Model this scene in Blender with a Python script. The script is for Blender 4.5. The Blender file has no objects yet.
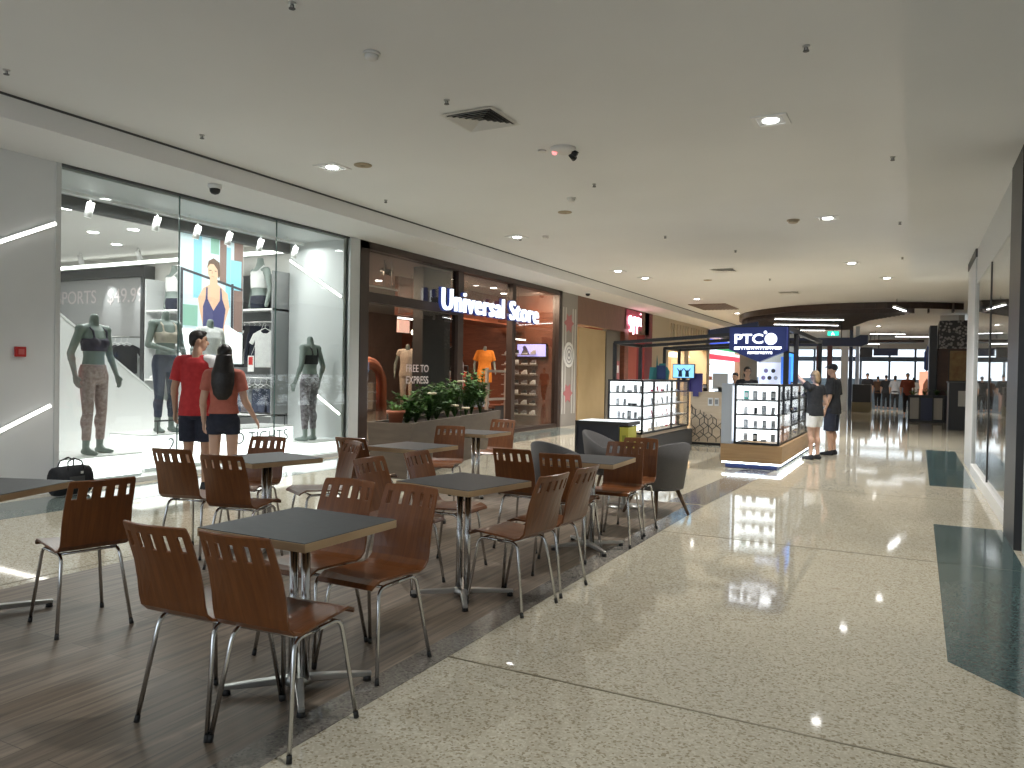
import bpy, bmesh, math, random
from mathutils import Vector, Matrix, Euler
random.seed(7)
R=math.radians; PI=math.pi
sc=bpy.context.scene; COL=sc.collection
# ------------------------------------------------------------------ materials
MATS={}
def mat(name,col,rough=.6,metal=0.,spec=.5,emit=None,es=0.):
    if name in MATS: return MATS[name]
    m=bpy.data.materials.new(name); m.use_nodes=True
    b=m.node_tree.nodes['Principled BSDF']
    b.inputs['Base Color'].default_value=(*col,1); b.inputs['Roughness'].default_value=rough
    b.inputs['Metallic'].default_value=metal; b.inputs['Specular IOR Level'].default_value=spec
    if emit: b.inputs['Emission Color'].default_value=(*emit,1); b.inputs['Emission Strength'].default_value=es
    MATS[name]=m; return m
def nodes(m): return m.node_tree.nodes, m.node_tree.links, m.node_tree.nodes['Principled BSDF']
def coords(nt,scale=(1,1,1),rot=(0,0,0)):
    tc=nt.nodes.new('ShaderNodeTexCoord'); mp=nt.nodes.new('ShaderNodeMapping')
    mp.inputs['Scale'].default_value=scale; mp.inputs['Rotation'].default_value=rot
    nt.links.new(tc.outputs['Object'],mp.inputs['Vector']); return mp.outputs['Vector']
def ramp(nt,fac,stops):
    r=nt.nodes.new('ShaderNodeValToRGB'); e=r.color_ramp.elements
    while len(e)<len(stops): e.new(.5)
    for el,(p,c) in zip(e,stops): el.position=p; el.color=(*c,1)
    nt.links.new(fac,r.inputs['Fac']); return r.outputs['Color']
def mixc(nt,fac,a,b,mode='MIX'):
    x=nt.nodes.new('ShaderNodeMix'); x.data_type='RGBA'; x.blend_type=mode
    for s,v in ((x.inputs[0],fac),(x.inputs[6],a),(x.inputs[7],b)):
        if isinstance(v,(int,float)): s.default_value=v
        elif isinstance(v,tuple): s.default_value=(*v,1)
        else: nt.links.new(v,s)
    return x.outputs[2]
def terrazzo(name,base,light,dark,rough=.16,spec=.5):
    m=mat(name,base,rough,spec=spec); n,l,b=nodes(m); nt=m.node_tree
    v=coords(nt)
    vo=n.new('ShaderNodeTexVoronoi'); vo.inputs['Scale'].default_value=100; l.new(v,vo.inputs['Vector'])
    sep=n.new('ShaderNodeSeparateColor'); l.new(vo.outputs['Color'],sep.inputs[0])
    c=ramp(nt,sep.outputs[0],[(0,dark),(.13,dark),(.2,base),(.68,base),(.8,light),(1,light)])
    nz=n.new('ShaderNodeTexNoise'); nz.inputs['Scale'].default_value=.45; nz.inputs['Detail'].default_value=4; l.new(v,nz.inputs['Vector'])
    tone=ramp(nt,nz.outputs['Fac'],[(.3,(.88,.88,.88)),(.7,(1.06,1.05,1.02))])
    l.new(mixc(nt,1.,c,tone,'MULTIPLY'),b.inputs['Base Color'])
    rr=n.new('ShaderNodeMapRange'); rr.inputs['To Min'].default_value=rough*.8; rr.inputs['To Max'].default_value=rough*1.3
    l.new(nz.outputs['Fac'],rr.inputs['Value']); l.new(rr.outputs[0],b.inputs['Roughness'])
    return m
def woodmat(name,c1,c2,scale=(30,2.2,30),rough=.35,rot=(0,0,0)):
    m=mat(name,c1,rough); n,l,b=nodes(m); nt=m.node_tree; v=coords(nt,scale,rot)
    nz=n.new('ShaderNodeTexNoise'); nz.inputs['Scale'].default_value=1.; nz.inputs['Detail'].default_value=6; nz.inputs['Distortion'].default_value=.7
    l.new(v,nz.inputs['Vector']); l.new(ramp(nt,nz.outputs['Fac'],[(.28,c1),(.72,c2)]),b.inputs['Base Color']); return m
def plankfloor(name):
    m=mat(name,(.12,.1,.08),.5); n,l,b=nodes(m); nt=m.node_tree
    v=coords(nt,(1,1,1),(0,0,R(90)))
    br=n.new('ShaderNodeTexBrick'); br.inputs['Scale'].default_value=1; br.inputs['Brick Width'].default_value=1.25; br.inputs['Row Height'].default_value=.155
    br.inputs['Mortar Size'].default_value=.0016; br.inputs['Mortar Smooth'].default_value=.1; br.offset=.37
    br.inputs['Color1'].default_value=(.15,.116,.086,1); br.inputs['Color2'].default_value=(.20,.163,.128,1); br.inputs['Mortar'].default_value=(.06,.05,.04,1)
    l.new(v,br.inputs['Vector'])
    v2=coords(nt,(34,1.6,1)); nz=n.new('ShaderNodeTexNoise'); nz.inputs['Scale'].default_value=1; nz.inputs['Detail'].default_value=7; nz.inputs['Distortion'].default_value=.5
    l.new(v2,nz.inputs['Vector'])
    g=ramp(nt,nz.outputs['Fac'],[(.3,(.55,.53,.50)),(.7,(1.38,1.34,1.28))])
    l.new(mixc(nt,1.,br.outputs['Color'],g,'MULTIPLY'),b.inputs['Base Color']); return m
def noisy(name,c1,c2,scale=6,rough=.7,detail=4,spec=.4):
    m=mat(name,c1,rough,spec=spec); n,l,b=nodes(m); nt=m.node_tree; v=coords(nt)
    nz=n.new('ShaderNodeTexNoise'); nz.inputs['Scale'].default_value=scale; nz.inputs['Detail'].default_value=detail; l.new(v,nz.inputs['Vector'])
    l.new(ramp(nt,nz.outputs['Fac'],[(.32,c1),(.68,c2)]),b.inputs['Base Color']); return m
def emis(name,col,s):
    m=mat(name,(0,0,0) if s>1.5 else col,.5,emit=col,es=s); return m
def glassmat(name,tint=(.93,.97,.96),refl=1.45,k=1.):
    m=bpy.data.materials.new(name); m.use_nodes=True; nt=m.node_tree; nt.nodes.clear()
    o=nt.nodes.new('ShaderNodeOutputMaterial'); t=nt.nodes.new('ShaderNodeBsdfTransparent'); g=nt.nodes.new('ShaderNodeBsdfGlossy')
    t.inputs[0].default_value=(*tint,1); g.inputs['Roughness'].default_value=.015; g.inputs['Color'].default_value=(k,k,k,1)
    # thin-sheet reflectance (Schlick), the same from either face of the sheet
    ge=nt.nodes.new('ShaderNodeNewGeometry'); dt=nt.nodes.new('ShaderNodeVectorMath'); dt.operation='DOT_PRODUCT'
    nt.links.new(ge.outputs['Normal'],dt.inputs[0]); nt.links.new(ge.outputs['Incoming'],dt.inputs[1])
    def mth(op,a,b=None):
        n=nt.nodes.new('ShaderNodeMath'); n.operation=op
        for i,v in enumerate((a,b)):
            if v is None: continue
            if isinstance(v,(int,float)): n.inputs[i].default_value=v
            else: nt.links.new(v,n.inputs[i])
        return n.outputs[0]
    f0=((refl-1)/(refl+1))**2
    c=mth('ABSOLUTE',dt.outputs['Value']); f_=mth('ADD',mth('MULTIPLY',mth('POWER',mth('SUBTRACT',1.,c),5.),1-f0),f0)
    class F: outputs=[f_]
    f=F
    x=nt.nodes.new('ShaderNodeMixShader'); nt.links.new(f.outputs[0],x.inputs[0]); nt.links.new(t.outputs[0],x.inputs[1]); nt.links.new(g.outputs[0],x.inputs[2])
    nt.links.new(x.outputs[0],o.inputs[0]); MATS[name]=m; return m
M_terr=terrazzo('terrazzo_cream',(.59,.548,.435),(.69,.655,.545),(.385,.335,.24),.05)
M_green=terrazzo('terrazzo_green',(.075,.125,.128),(.115,.17,.17),(.045,.075,.078),.09)
M_band=terrazzo('terrazzo_slate',(.17,.21,.20),(.24,.28,.26),(.10,.13,.13),.09)
M_dstrip=terrazzo('terrazzo_grey',(.20,.185,.165),(.27,.25,.22),(.12,.11,.10),.10)
M_plank=plankfloor('plank_vinyl')
M_ceil=noisy('ceiling_paint',(.75,.75,.745),(.78,.78,.775),.6,.9)
M_white=mat('white_paint',(.78,.78,.77),.55)
M_offw=mat('off_white',(.70,.69,.66),.6)
M_greyp=noisy('grey_panel',(.50,.52,.52),(.54,.56,.56),1.5,.45)
M_lgrey=mat('light_grey',(.58,.60,.60),.4)
M_dgrey=mat('dark_grey',(.06,.062,.065),.5)
M_black=mat('black_paint',(.012,.012,.014),.4)
M_navy=mat('navy_panel',(.010,.016,.06),.35)
M_brown=mat('brown_frame',(.045,.028,.022),.4)
M_chair=woodmat('chair_veneer',(.112,.037,.011),(.19,.066,.019),(55,4,4),.30)
M_edge=woodmat('beech_edge',(.36,.24,.13),(.43,.30,.17),(3,3,20),.45)
M_lam=noisy('grey_laminate',(.048,.052,.058),(.058,.063,.070),30,.5,spec=.3)
M_steel=mat('chrome_steel',(.62,.62,.62),.18,1.)
M_brush=mat('brushed_steel',(.5,.5,.49),.33,1.)
M_glide=mat('black_glide',(.015,.015,.015),.6)
M_timber=woodmat('kiosk_timber',(.42,.26,.13),(.52,.34,.18),(2,2,26),.4)
M_ply=woodmat('counter_timber',(.55,.43,.30),(.64,.52,.38),(2,2,24),.45)
M_fab=noisy('grey_fabric',(.115,.11,.11),(.155,.15,.15),160,.9)
M_wleg=woodmat('tub_leg_wood',(.10,.06,.035),(.15,.09,.05),(8,8,3),.4)
M_glass=glassmat('shop_glass',(.95,.985,.975),1.5)
M_glassd=glassmat('tinted_glass',(.80,.80,.78),1.75)
M_caseg=glassmat('case_glass',(.97,.98,.98),1.25,.8)
M_led=emis('led_strip',(1.,.97,.90),5.)
M_ledw=emis('cool_led',(.93,.97,1.),9.)
M_down=emis('downlight_glow',(1.,.98,.95),14.)
M_plant1=noisy('leaf_green',(.03,.085,.015),(.07,.17,.03),9,.55)
M_plant2=noisy('leaf_light',(.06,.14,.03),(.13,.25,.06),9,.55)
M_planter=woodmat('planter_board',(.085,.063,.045),(.12,.09,.066),(3,3,16),.55)
# ------------------------------------------------------------------ mesh builder
class MB:
    def __init__(s): s.bm=bmesh.new(); s.mi=0
    def _v(s,co): return s.bm.verts.new(co)
    def face(s,pts):
        f=s.bm.faces.new([s._v(p) for p in pts]); f.material_index=s.mi; return f
    def box(s,x0,x1,y0,y1,z0,z1):
        v=[s._v((x,y,z)) for z in (z0,z1) for y in (y0,y1) for x in (x0,x1)]
        for q in ((0,2,3,1),(4,5,7,6),(0,1,5,4),(2,6,7,3),(0,4,6,2),(1,3,7,5)):
            f=s.bm.faces.new([v[i] for i in q]); f.material_index=s.mi
        return s
    def boxm(s,sx,sy,sz,M):
        v=[s._v(M@Vector((x*sx/2,y*sy/2,z*sz/2))) for z in (-1,1) for y in (-1,1) for x in (-1,1)]
        for q in ((0,2,3,1),(4,5,7,6),(0,1,5,4),(2,6,7,3),(0,4,6,2),(1,3,7,5)):
            f=s.bm.faces.new([v[i] for i in q]); f.material_index=s.mi
        return s
    def bar(s,p,q,w,h=None):
        p=Vector(p);q=Vector(q);d=q-p;L=d.length
        if L<1e-6: return s
        z=d.normalized(); up=Vector((0,0,1)) if abs(z.z)<.95 else Vector((1,0,0))
        x=up.cross(z).normalized(); y=z.cross(x)
        M=Matrix((x,y,z)).transposed().to_4x4(); M.translation=(p+q)/2
        return s.boxm(w,h or w,L,M)
    def rings(s,rs,cap=True,smooth=True):
        """rs: list of equal-length point lists, lofted"""
        vs=[[s._v(p) for p in r] for r in rs]; n=len(vs[0])
        for a,b in zip(vs,vs[1:]):
            for i in range(n):
                f=s.bm.faces.new((a[i],a[(i+1)%n],b[(i+1)%n],b[i])); f.material_index=s.mi; f.smooth=smooth
        if cap:
            f=s.bm.faces.new(vs[0][::-1]); f.material_index=s.mi
            f=s.bm.faces.new(vs[-1]); f.material_index=s.mi
        return s
    def tube(s,path,r,seg=8,cap=True):
        P=[Vector(p) for p in path]; rr=r if isinstance(r,(list,tuple)) else [r]*len(P)
        rs=[]; prev=None
        for i,p in enumerate(P):
            t=(P[min(i+1,len(P)-1)]-P[max(i-1,0)]).normalized()
            if prev is None:
                a=Vector((0,0,1)) if abs(t.z)<.9 else Vector((1,0,0)); x=a.cross(t).normalized()
            else: x=(prev-t*prev.dot(t)).normalized()
            prev=x; y=t.cross(x)
            rs.append([p+(x*math.cos(k*2*PI/seg)+y*math.sin(k*2*PI/seg))*rr[i] for k in range(seg)])
        return s.rings(rs,cap)
    def cyl(s,p,q,r0,r1=None,seg=16): return s.tube([p,q],[r0,r0 if r1 is None else r1],seg)
    def lathe(s,c,prof,seg=20):
        c=Vector(c)
        return s.rings([[c+Vector((r*math.cos(k*2*PI/seg),r*math.sin(k*2*PI/seg),z)) for k in range(seg)] for r,z in prof])
    def ball(s,c,r,seg=14,rot=None):
        if not isinstance(r,(tuple,list)): r=(r,r,r)
        c=Vector(c); nr=max(6,seg//2); rs=[]
        for j in range(1,nr):
            a=PI*j/nr
            ring=[Vector((r[0]*math.sin(a)*math.cos(k*2*PI/seg),r[1]*math.sin(a)*math.sin(k*2*PI/seg),-r[2]*math.cos(a))) for k in range(seg)]
            rs.append([c+(rot@p if rot else p) for p in ring])
        return s.rings(rs)
    def limb(s,p,q,r0,r1,round0=True,round1=True,seg=12):
        s.cyl(p,q,r0,r1,seg)
        if round0: s.ball(p,r0*.985,seg)
        if round1: s.ball(q,r1*.985,seg)
        return s
    def ell(s,rs,seg=18):
        """elliptical loft: (cx,cy,z,rx,ry)"""
        return s.rings([[(cx+rx*math.cos(k*2*PI/seg),cy+ry*math.sin(k*2*PI/seg),z) for k in range(seg)] for cx,cy,z,rx,ry in rs])
    def prism(s,pts,a,b):
        """pts 3d polygon extruded by vector (b)"""
        b=Vector(b); A=[s._v(Vector(p)+Vector(a)) for p in pts]; B=[s._v(Vector(p)+Vector(a)+b) for p in pts]
        n=len(A)
        fs=[s.bm.faces.new(A[::-1]),s.bm.faces.new(B)]+[s.bm.faces.new((A[i],A[(i+1)%n],B[(i+1)%n],B[i])) for i in range(n)]
        for f in fs: f.material_index=s.mi
        return s
    def build(s,name,m,parent=None,loc=None,bevel=0,smooth=False,keep=False):
        me=bpy.data.meshes.new(name)
        bmesh.ops.recalc_face_normals(s.bm,faces=s.bm.faces[:])
        if smooth:
            for f in s.bm.faces: f.smooth=True
        s.bm.to_mesh(me)
        if not keep: s.bm.free()
        for x in (m if isinstance(m,(list,tuple)) else [m]): me.materials.append(x)
        o=bpy.data.objects.new(name,me); COL.objects.link(o)
        if parent: o.parent=parent
        if loc is not None: o.location=loc
        if bevel:
            bv=o.modifiers.new('b','BEVEL'); bv.width=bevel; bv.segments=2; bv.limit_method='ANGLE'; bv.angle_limit=R(40)
        return o
def tag(o,label=None,cat=None,group=None,kind=None):
    if label: o['label']=label
    if cat: o['category']=cat
    if group: o['group']=group
    if kind: o['kind']=kind
    return o
def thing(name,label,cat,loc=(0,0,0),rz=0,group=None):
    o=bpy.data.objects.new(name,None); COL.objects.link(o); o.location=loc; o.rotation_euler=(0,0,rz); o.empty_display_size=.1
    return tag(o,label,cat,group)
def struct(o): o['kind']='structure'; return o
def dup(root,loc,rz=0,label=None,group=None,cat=None,s=None):
    def cp(o,par):
        c=o.copy(); COL.objects.link(c)
        if par is not None: c.parent=par
        for ch in list(o.children): cp(ch,c)
        return c
    r=cp(root,None); r.location=loc; r.rotation_euler=(0,0,rz)
    if s: r.scale=(s,s,s)
    if label: r['label']=label
    if group: r['group']=group
    return r
def B(name,m,x0,x1,y0,y1,z0,z1,parent=None,bevel=0):
    return MB().box(x0,x1,y0,y1,z0,z1).build(name,m,parent,bevel=bevel)
def text(name,body,m,size,loc,rot,parent=None,ext=.02,off=0.,sx=1.,align='CENTER',space=1.):
    cu=bpy.data.curves.new(name,'FONT'); cu.body=body; cu.size=size; cu.extrude=ext; cu.offset=off; cu.align_x=align; cu.align_y='CENTER'; cu.resolution_u=6; cu.space_character=space
    tmp=bpy.data.objects.new(name,cu); COL.objects.link(tmp)
    dg=bpy.context.evaluated_depsgraph_get(); me=bpy.data.meshes.new_from_object(tmp.evaluated_get(dg))
    bpy.data.objects.remove(tmp); o=bpy.data.objects.new(name,me); COL.objects.link(o)
    me.materials.clear(); me.materials.append(m)
    o.location=loc; o.rotation_euler=rot; o.scale=(sx,1,1)
    if parent: o.parent=parent
    return o
def fit(o,w,h):
    xs=[v.co.x for v in o.data.vertices]; ys=[v.co.y for v in o.data.vertices]; cx=(max(xs)+min(xs))/2; cy=(max(ys)+min(ys))/2
    a=w/(max(xs)-min(xs)); b=h/(max(ys)-min(ys))
    for v in o.data.vertices: v.co.x=(v.co.x-cx)*a; v.co.y=(v.co.y-cy)*b
    return o
def remesh(o,vox,it=6,fac=.5):
    r=o.modifiers.new('r','REMESH'); r.mode='VOXEL'; r.voxel_size=vox; r.use_smooth_shade=True
    s=o.modifiers.new('s','SMOOTH'); s.iterations=it; s.factor=fac
    dg=bpy.context.evaluated_depsgraph_get(); me=bpy.data.meshes.new_from_object(o.evaluated_get(dg))
    ms=[x for x in o.data.materials]; o.modifiers.clear(); o.data=me
    me.materials.clear()
    for x in ms: me.materials.append(x)
    for p in me.polygons: p.use_smooth=True
    return o
FX=(PI/2,0,PI/2)      # lettering on a wall whose face looks towards +X
FY=(PI/2,0,0)         # lettering on a wall whose face looks towards -Y
# ------------------------------------------------------------------ setting
YB,YE=-7.,50.
struct(B('floor',M_terr,-18,6,YB,62,-.12,0))
def patch(name,m,pts,z0=.0005,z1=.0022):
    return struct(MB().prism([(x,y,z0) for x,y in pts],(0,0,0),(0,0,z1-z0)).build(name,m))
patch('floor_plank_inlay',M_plank,[(-5.19,-6),(-2.24,-6),(-2.24,8.7),(-5.19,8.7)])
patch('floor_border_strip',M_dstrip,[(-2.24,-6),(-2.10,-6),(-2.06,8.7),(-2.24,8.7)])
patch('floor_dark_strip',M_dstrip,[(-2.5,8.75),(-2.06,8.75),(-1.9,12.9),(-2.35,12.9)])
patch('floor_green_inlay',M_green,[(.215,8.9),(.19,4.57),(.80,3.85),(.80,8.9)])
patch('floor_green_inlay',M_green,[(.27,18.4),(.235,12.15),(.80,12.15),(.80,18.4)])
patch('floor_slate_band',M_band,[(-8.45,1),(-7.55,1),(-7.55,10.2),(-8.45,10.2)])
patch('floor_slate_band',M_band,[(-8.6,11),(-7.45,11),(-7.45,19.2),(-8.6,19.2)])
M_joint=mat('joint_metal',(.25,.22,.15),.4,.3)
for i,y in enumerate((-.4,3.33,7.05,10.8,14.5)):
    patch('floor_joint',M_joint,[(-2.09,y-.005),(.8,y-.018),(.8,y-.006),(-2.09,y+.007)])
patch('floor_joint',M_joint,[(-5.3,y0) for y0 in (0,)]+[(-5.292,0),(-5.292,8.7),(-5.3,8.7)])
struct(B('ceiling',M_ceil,-7.6,-.1,YB,62,4.0,4.15))
struct(B('ceiling_soffit_left',M_ceil,-8.75,-7.6,YB,YE,3.77,4.15))
struct(B('ceiling_soffit_right',M_ceil,-.1,1.2,YB,18.5,3.55,4.15))
struct(B('ceiling_right',M_ceil,-.1,6,18.5,62,4.0,4.15))
struct(B('painted_shadow_gap',M_dgrey,-7.6,-7.590,YB,YE,3.978,4.0))  # dark strip whose colour stands in for the shade in the gap
# right wall of the corridor: fascia, glass, white jamb, dark near frame
struct(B('wall_right',M_greyp,.86,1.0,YB,8.75,0,3.55))
dn=struct(B('trim_dark_jamb',M_black,.80,.98,7.9,8.75,0,3.5))
struct(B('wall_right_fascia',M_lgrey,.86,1.0,8.75,14.15,3.0,3.55))
struct(B('baseboard_right',M_white,.83,.92,8.75,14.15,0,.16,bevel=.005))
struct(B('trim_white_pillar',M_lgrey,.84,1.3,14.15,15.95,0,3.42,bevel=.01))
struct(B('trim_pillar_cap',M_dgrey,.83,1.31,14.1,16.0,3.42,3.55))
struct(B('window_1',M_glassd,.87,.882,8.75,14.15,.16,3.0))
struct(B('window_1_mullion',M_dgrey,.86,.90,11.6,11.66,.16,3.0))
struct(B('wall_shop_back',M_greyp,5.0,5.15,6,16.6,0,3.6)); struct(B('wall_shop_end',M_greyp,1.0,5.0,6.0,6.12,0,3.55)); struct(B('wall_shop_side',M_offw,1.3,5.0,15.8,15.95,0,3.55))
struct(B('ceiling_shop',M_offw,1.2,5.1,6,16.0,3.4,3.5))
for i,y in enumerate((9.2,11.4,13.6)):
    t=thing('linear_light','linear ceiling light inside the right-hand shop, %s from the dark jamb'%('first','second','third')[i],'light',(3,y,3.38),0,'linear lights in the right-hand shop')
    B('housing',M_white,-.7,.7,-.08,.08,-.03,.02,t); B('diffuser',M_led,-.68,.68,-.06,.06,-.036,-.03,t)
for i,(y,h) in enumerate(((10.2,1.25),(12.6,1.1))):
    t=thing('display_shelf_unit','tall shelf unit inside the right-hand shop %s'%('near the dark jamb','near the white pillar')[i],'shelf',(2.8,y,0))
    for sx in (-.5,.47): B('side_panel',M_dgrey,sx,sx+.03,-.2,.2,0,2.1,t)
    for z in (.1,.6,1.1,1.6,2.07): B('shelf',M_lgrey,-.47,.47,-.2,.2,z,z+.03,t)
t=thing('sale_poster','pale notice stuck inside the right-hand shop window high near the pillar','poster',(.90,13.2,2.55))
MB().prism([(0,-.5,-.35),(0,.1,-.3),(0,.5,0),(0,.35,.38),(0,-.1,.2),(0,-.45,.3)],(0,0,0),(.006,0,0)).build('sheet',mat('grey_paper',(.35,.36,.36),.8),t)
# ------------------------------------------------------------------ figures
def figure(name,label,cat,loc,rz,H,skin,J={},headless=False,vox=.009,head_yaw=0.,slim=1.,fingers=True,group=None,hair=None,hairfn=None,clothes=(),tilt=0.):
    """one continuous body; local +Y is where it faces; clothes/hair are children"""
    k=H/1.75; t=thing(name,label,cat,loc,rz,group)
    P=dict(hipR=(.088,0,.90),hipL=(-.088,0,.90),knR=(.095,.02,.49),knL=(-.095,.02,.49),anR=(.10,-.01,.075),anL=(-.10,-.01,.075),
           shR=(.175,-.01,1.415),shL=(-.175,-.01,1.415),elR=(.235,-.03,1.125),elL=(-.235,-.03,1.125),wrR=(.245,.05,.885),wrL=(-.245,.05,.885))
    P.update(J); P={a:Vector(b)*k for a,b in P.items()}
    b=MB(); V=lambda x,y,z: Vector((x,y,z))*k
    w=slim
    b.ell([(0,-.005*k,.80*k,.10*k*w,.08*k),(0,-.01*k,.86*k,.158*k*w,.112*k),(0,-.012*k,.93*k,.165*k*w,.115*k),(0,-.005*k,1.03*k,.140*k*w,.10*k),(0,.0,1.11*k,.130*k*w,.093*k),
           (0,.006*k,1.22*k,.150*k*w,.108*k),(0,.006*k,1.32*k,.165*k*w,.108*k),(0,-.004*k,1.405*k,.165*k*w,.085*k),(0,-.012*k,1.45*k,.105*k*w,.06*k),(0,-.012*k,1.475*k,.055*k,.05*k)])
    b.limb(V(0,-.014,1.43),V(0,.0,1.555),.058*k,.05*k)
    for s in 'RL':
        b.ball(P['sh'+s],.062*k); b.limb(V(math.copysign(.07,P['sh'+s].x),-.012,1.435),P['sh'+s],.05*k,.056*k)
        b.limb(P['sh'+s],P['el'+s],.052*k,.040*k); b.limb(P['el'+s],P['wr'+s],.041*k,.026*k)
        m=P['el'+s].lerp(P['wr'+s],.25); b.ball(m,.043*k)
        b.limb(P['hip'+s],P['kn'+s],.088*k*w,.054*k); b.limb(P['kn'+s],P['an'+s],.053*k,.036*k)
        m=P['kn'+s].lerp(P['an'+s],.3)+V(0,-.018,0); b.ball(m,(.053*k,.055*k,.11*k))
        a=P['an'+s]; b.limb(a+V(0,-.03,-.04),a+V(0,.05,-.045),.033*k,.034*k); b.limb(a+V(0,.05,-.045),a+V(math.copysign(.015,a.x),.165,-.052),.036*k,.024*k); b.limb(a,a+V(0,.06,-.04),.036*k,.03*k)
        # hand: palm, four curled fingers, thumb
        d=(P['wr'+s]-P['el'+s]).normalized(); f=Vector((0,1,0)); f=(f-d*f.dot(d)).normalized(); nrm=d.cross(f)
        ws=P['wr'+s]; pc=ws+d*.055*k
        b.rings([[ws+d*(q*k)+f*(c*wd*k)+nrm*(e*.014*k) for c,e in ((-1,-1),(1,-1),(1.0,1),(-1,1))] for q,wd in ((-.005,.026),(.03,.034),(.085,.040),(.095,.036))],smooth=False)
        if fingers:
            inn=nrm*(-1 if (nrm.x>0)==(s=='R') else 1)
            for i,ln in enumerate((.058,.068,.064,.05)):
                o=ws+d*.09*k+f*((.030-.020*i)*k)
                q1=o+d*ln*.5*k+inn*.006*k; q2=q1+d*ln*.45*k+inn*.022*k
                b.limb(o,q1,.0098*k,.0092*k,seg=7); b.limb(q1,q2,.0092*k,.0078*k,seg=7)
            o=ws+d*.03*k+f*.028*k; q1=o+d*.03*k+f*.028*k; b.limb(o,q1,.012*k,.0105*k,seg=7); b.limb(q1,q1+d*.03*k+f*.006*k+inn*.008*k,.0105*k,.009*k,seg=7)
    RH=Matrix.Rotation(head_yaw,3,'Z'); hc=V(0,.018,1.645); hv=lambda x,y,z: hc+RH@V(x,y,z)
    if not headless:
        b.ball(hc+V(0,0,.02),(.072*k,.088*k,.092*k),rot=RH); b.ball(hv(0,.022,-.035),(.056*k,.066*k,.078*k),rot=RH)
        b.ball(hv(0,.052,-.088),(.028*k,.026*k,.022*k)); b.limb(hv(0,.083,.008),hv(0,.102,-.028),.010*k,.015*k,seg=8)
        b.ball(hv(0,.082,-.060),(.024*k,.012*k,.011*k),rot=RH)
        for sx in (-1,1): b.ball(hv(sx*.073,-.005,-.008),(.011*k,.022*k,.032*k),rot=RH)
        b.limb(hv(-.04,.078,.035),hv(.04,.078,.035),.012*k,.012*k,seg=8)
    body=remesh(b.build('body',skin,t),vox,5)
    if not headless:
        for sx in (-1,1):
            MB().ball(hv(sx*.032,.083,.010),(.011*k,.006*k,.007*k),10,RH).build('eye',M_eye,t,smooth=True)
        if hairfn:
            h=MB(); hairfn(h,hv,k,RH); remesh(h.build('hair',hair,t),vox,3)
    for nm,m,fn in clothes:
        c=MB(); fn(c,P,k,V); o=c.build(nm,m,t); remesh(o,vox*1.05,3)
    return t
M_eye=mat('eye_dark',(.03,.02,.015),.3)
M_skin=noisy('skin_warm',(.42,.25,.17),(.48,.29,.20),7,.5); M_skin2=noisy('skin_light',(.52,.33,.25),(.58,.37,.28),7,.5)
M_mann=noisy('mannequin_grey',(.20,.245,.225),(.235,.28,.26),3,.42)
M_hairb=noisy('hair_black',(.010,.008,.007),(.022,.016,.013),40,.45); M_hairl=noisy('hair_sandy',(.25,.17,.09),(.33,.23,.13),40,.5)
def shirt(z0=.80,sl=.75,e=.014,torso_top=1.46,slim=1.):
    def fn(c,P,k,V):
        w=slim
        c.ell([(0,-.008*k,z0*k,(.172*w+e)*k,(.120+e)*k),(0,-.006*k,.95*k if z0<.93 else (z0+.02)*k,(.165*w+e)*k,(.114+e)*k),(0,.0,1.11*k,(.142*w+e)*k,(.098+e)*k),(0,.006*k,1.22*k,(.152*w+e)*k,(.108+e)*k),
               (0,.006*k,1.32*k,(.167*w+e)*k,(.108+e)*k),(0,-.004*k,1.405*k,(.165*w+e)*k,(.086+e)*k),(0,-.012*k,torso_top*k,(.085*w+e)*k,(.055+e)*k)])
        for s in 'RL':
            q=P['sh'+s].lerp(P['el'+s],sl); c.limb(P['sh'+s],q,(.060+e*.6)*k,(.052+e)*k,True,False)
            c.limb(V(math.copysign(.07,P['sh'+s].x),-.012,1.435),P['sh'+s],(.053+e*.5)*k,(.06+e*.5)*k)
    return fn
def shorts(ln=.5,e=.016,top=1.0,slim=1.):
    def fn(c,P,k,V):
        w=slim
        c.ell([(0,-.008*k,.79*k,(.12*w)*k,.09*k),(0,-.01*k,.86*k,(.160*w+e)*k,(.113+e)*k),(0,-.012*k,.93*k,(.166*w+e)*k,(.116+e)*k),(0,-.006*k,top*k,(.147*w+e)*k,(.104+e)*k)])
        for s in 'RL':
            q=P['hip'+s].lerp(P['kn'+s],ln); c.limb(P['hip'+s],q,(.09*w+e)*k,(.072+e*1.5)*k,True,False)
    return fn
def leggings(low=.93,e=.006,top=1.02):
    def fn(c,P,k,V):
        c.ell([(0,-.008*k,.80*k,.10*k,.085*k),(0,-.01*k,.86*k,(.158+e)*k,(.112+e)*k),(0,-.012*k,.93*k,(.165+e)*k,(.115+e)*k),(0,-.006*k,top*k,(.142+e)*k,(.101+e)*k)])
        for s in 'RL':
            c.limb(P['hip'+s],P['kn'+s],(.088+e)*k,(.054+e)*k); q=P['kn'+s].lerp(P['an'+s],low); c.limb(P['kn'+s],q,(.053+e)*k,(.055-.017*low+e)*k,True,False)
            m=P['kn'+s].lerp(P['an'+s],.3)+V(0,-.018,0); c.ball(m,((.053+e)*k,(.055+e)*k,.11*k))
    return fn
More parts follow.
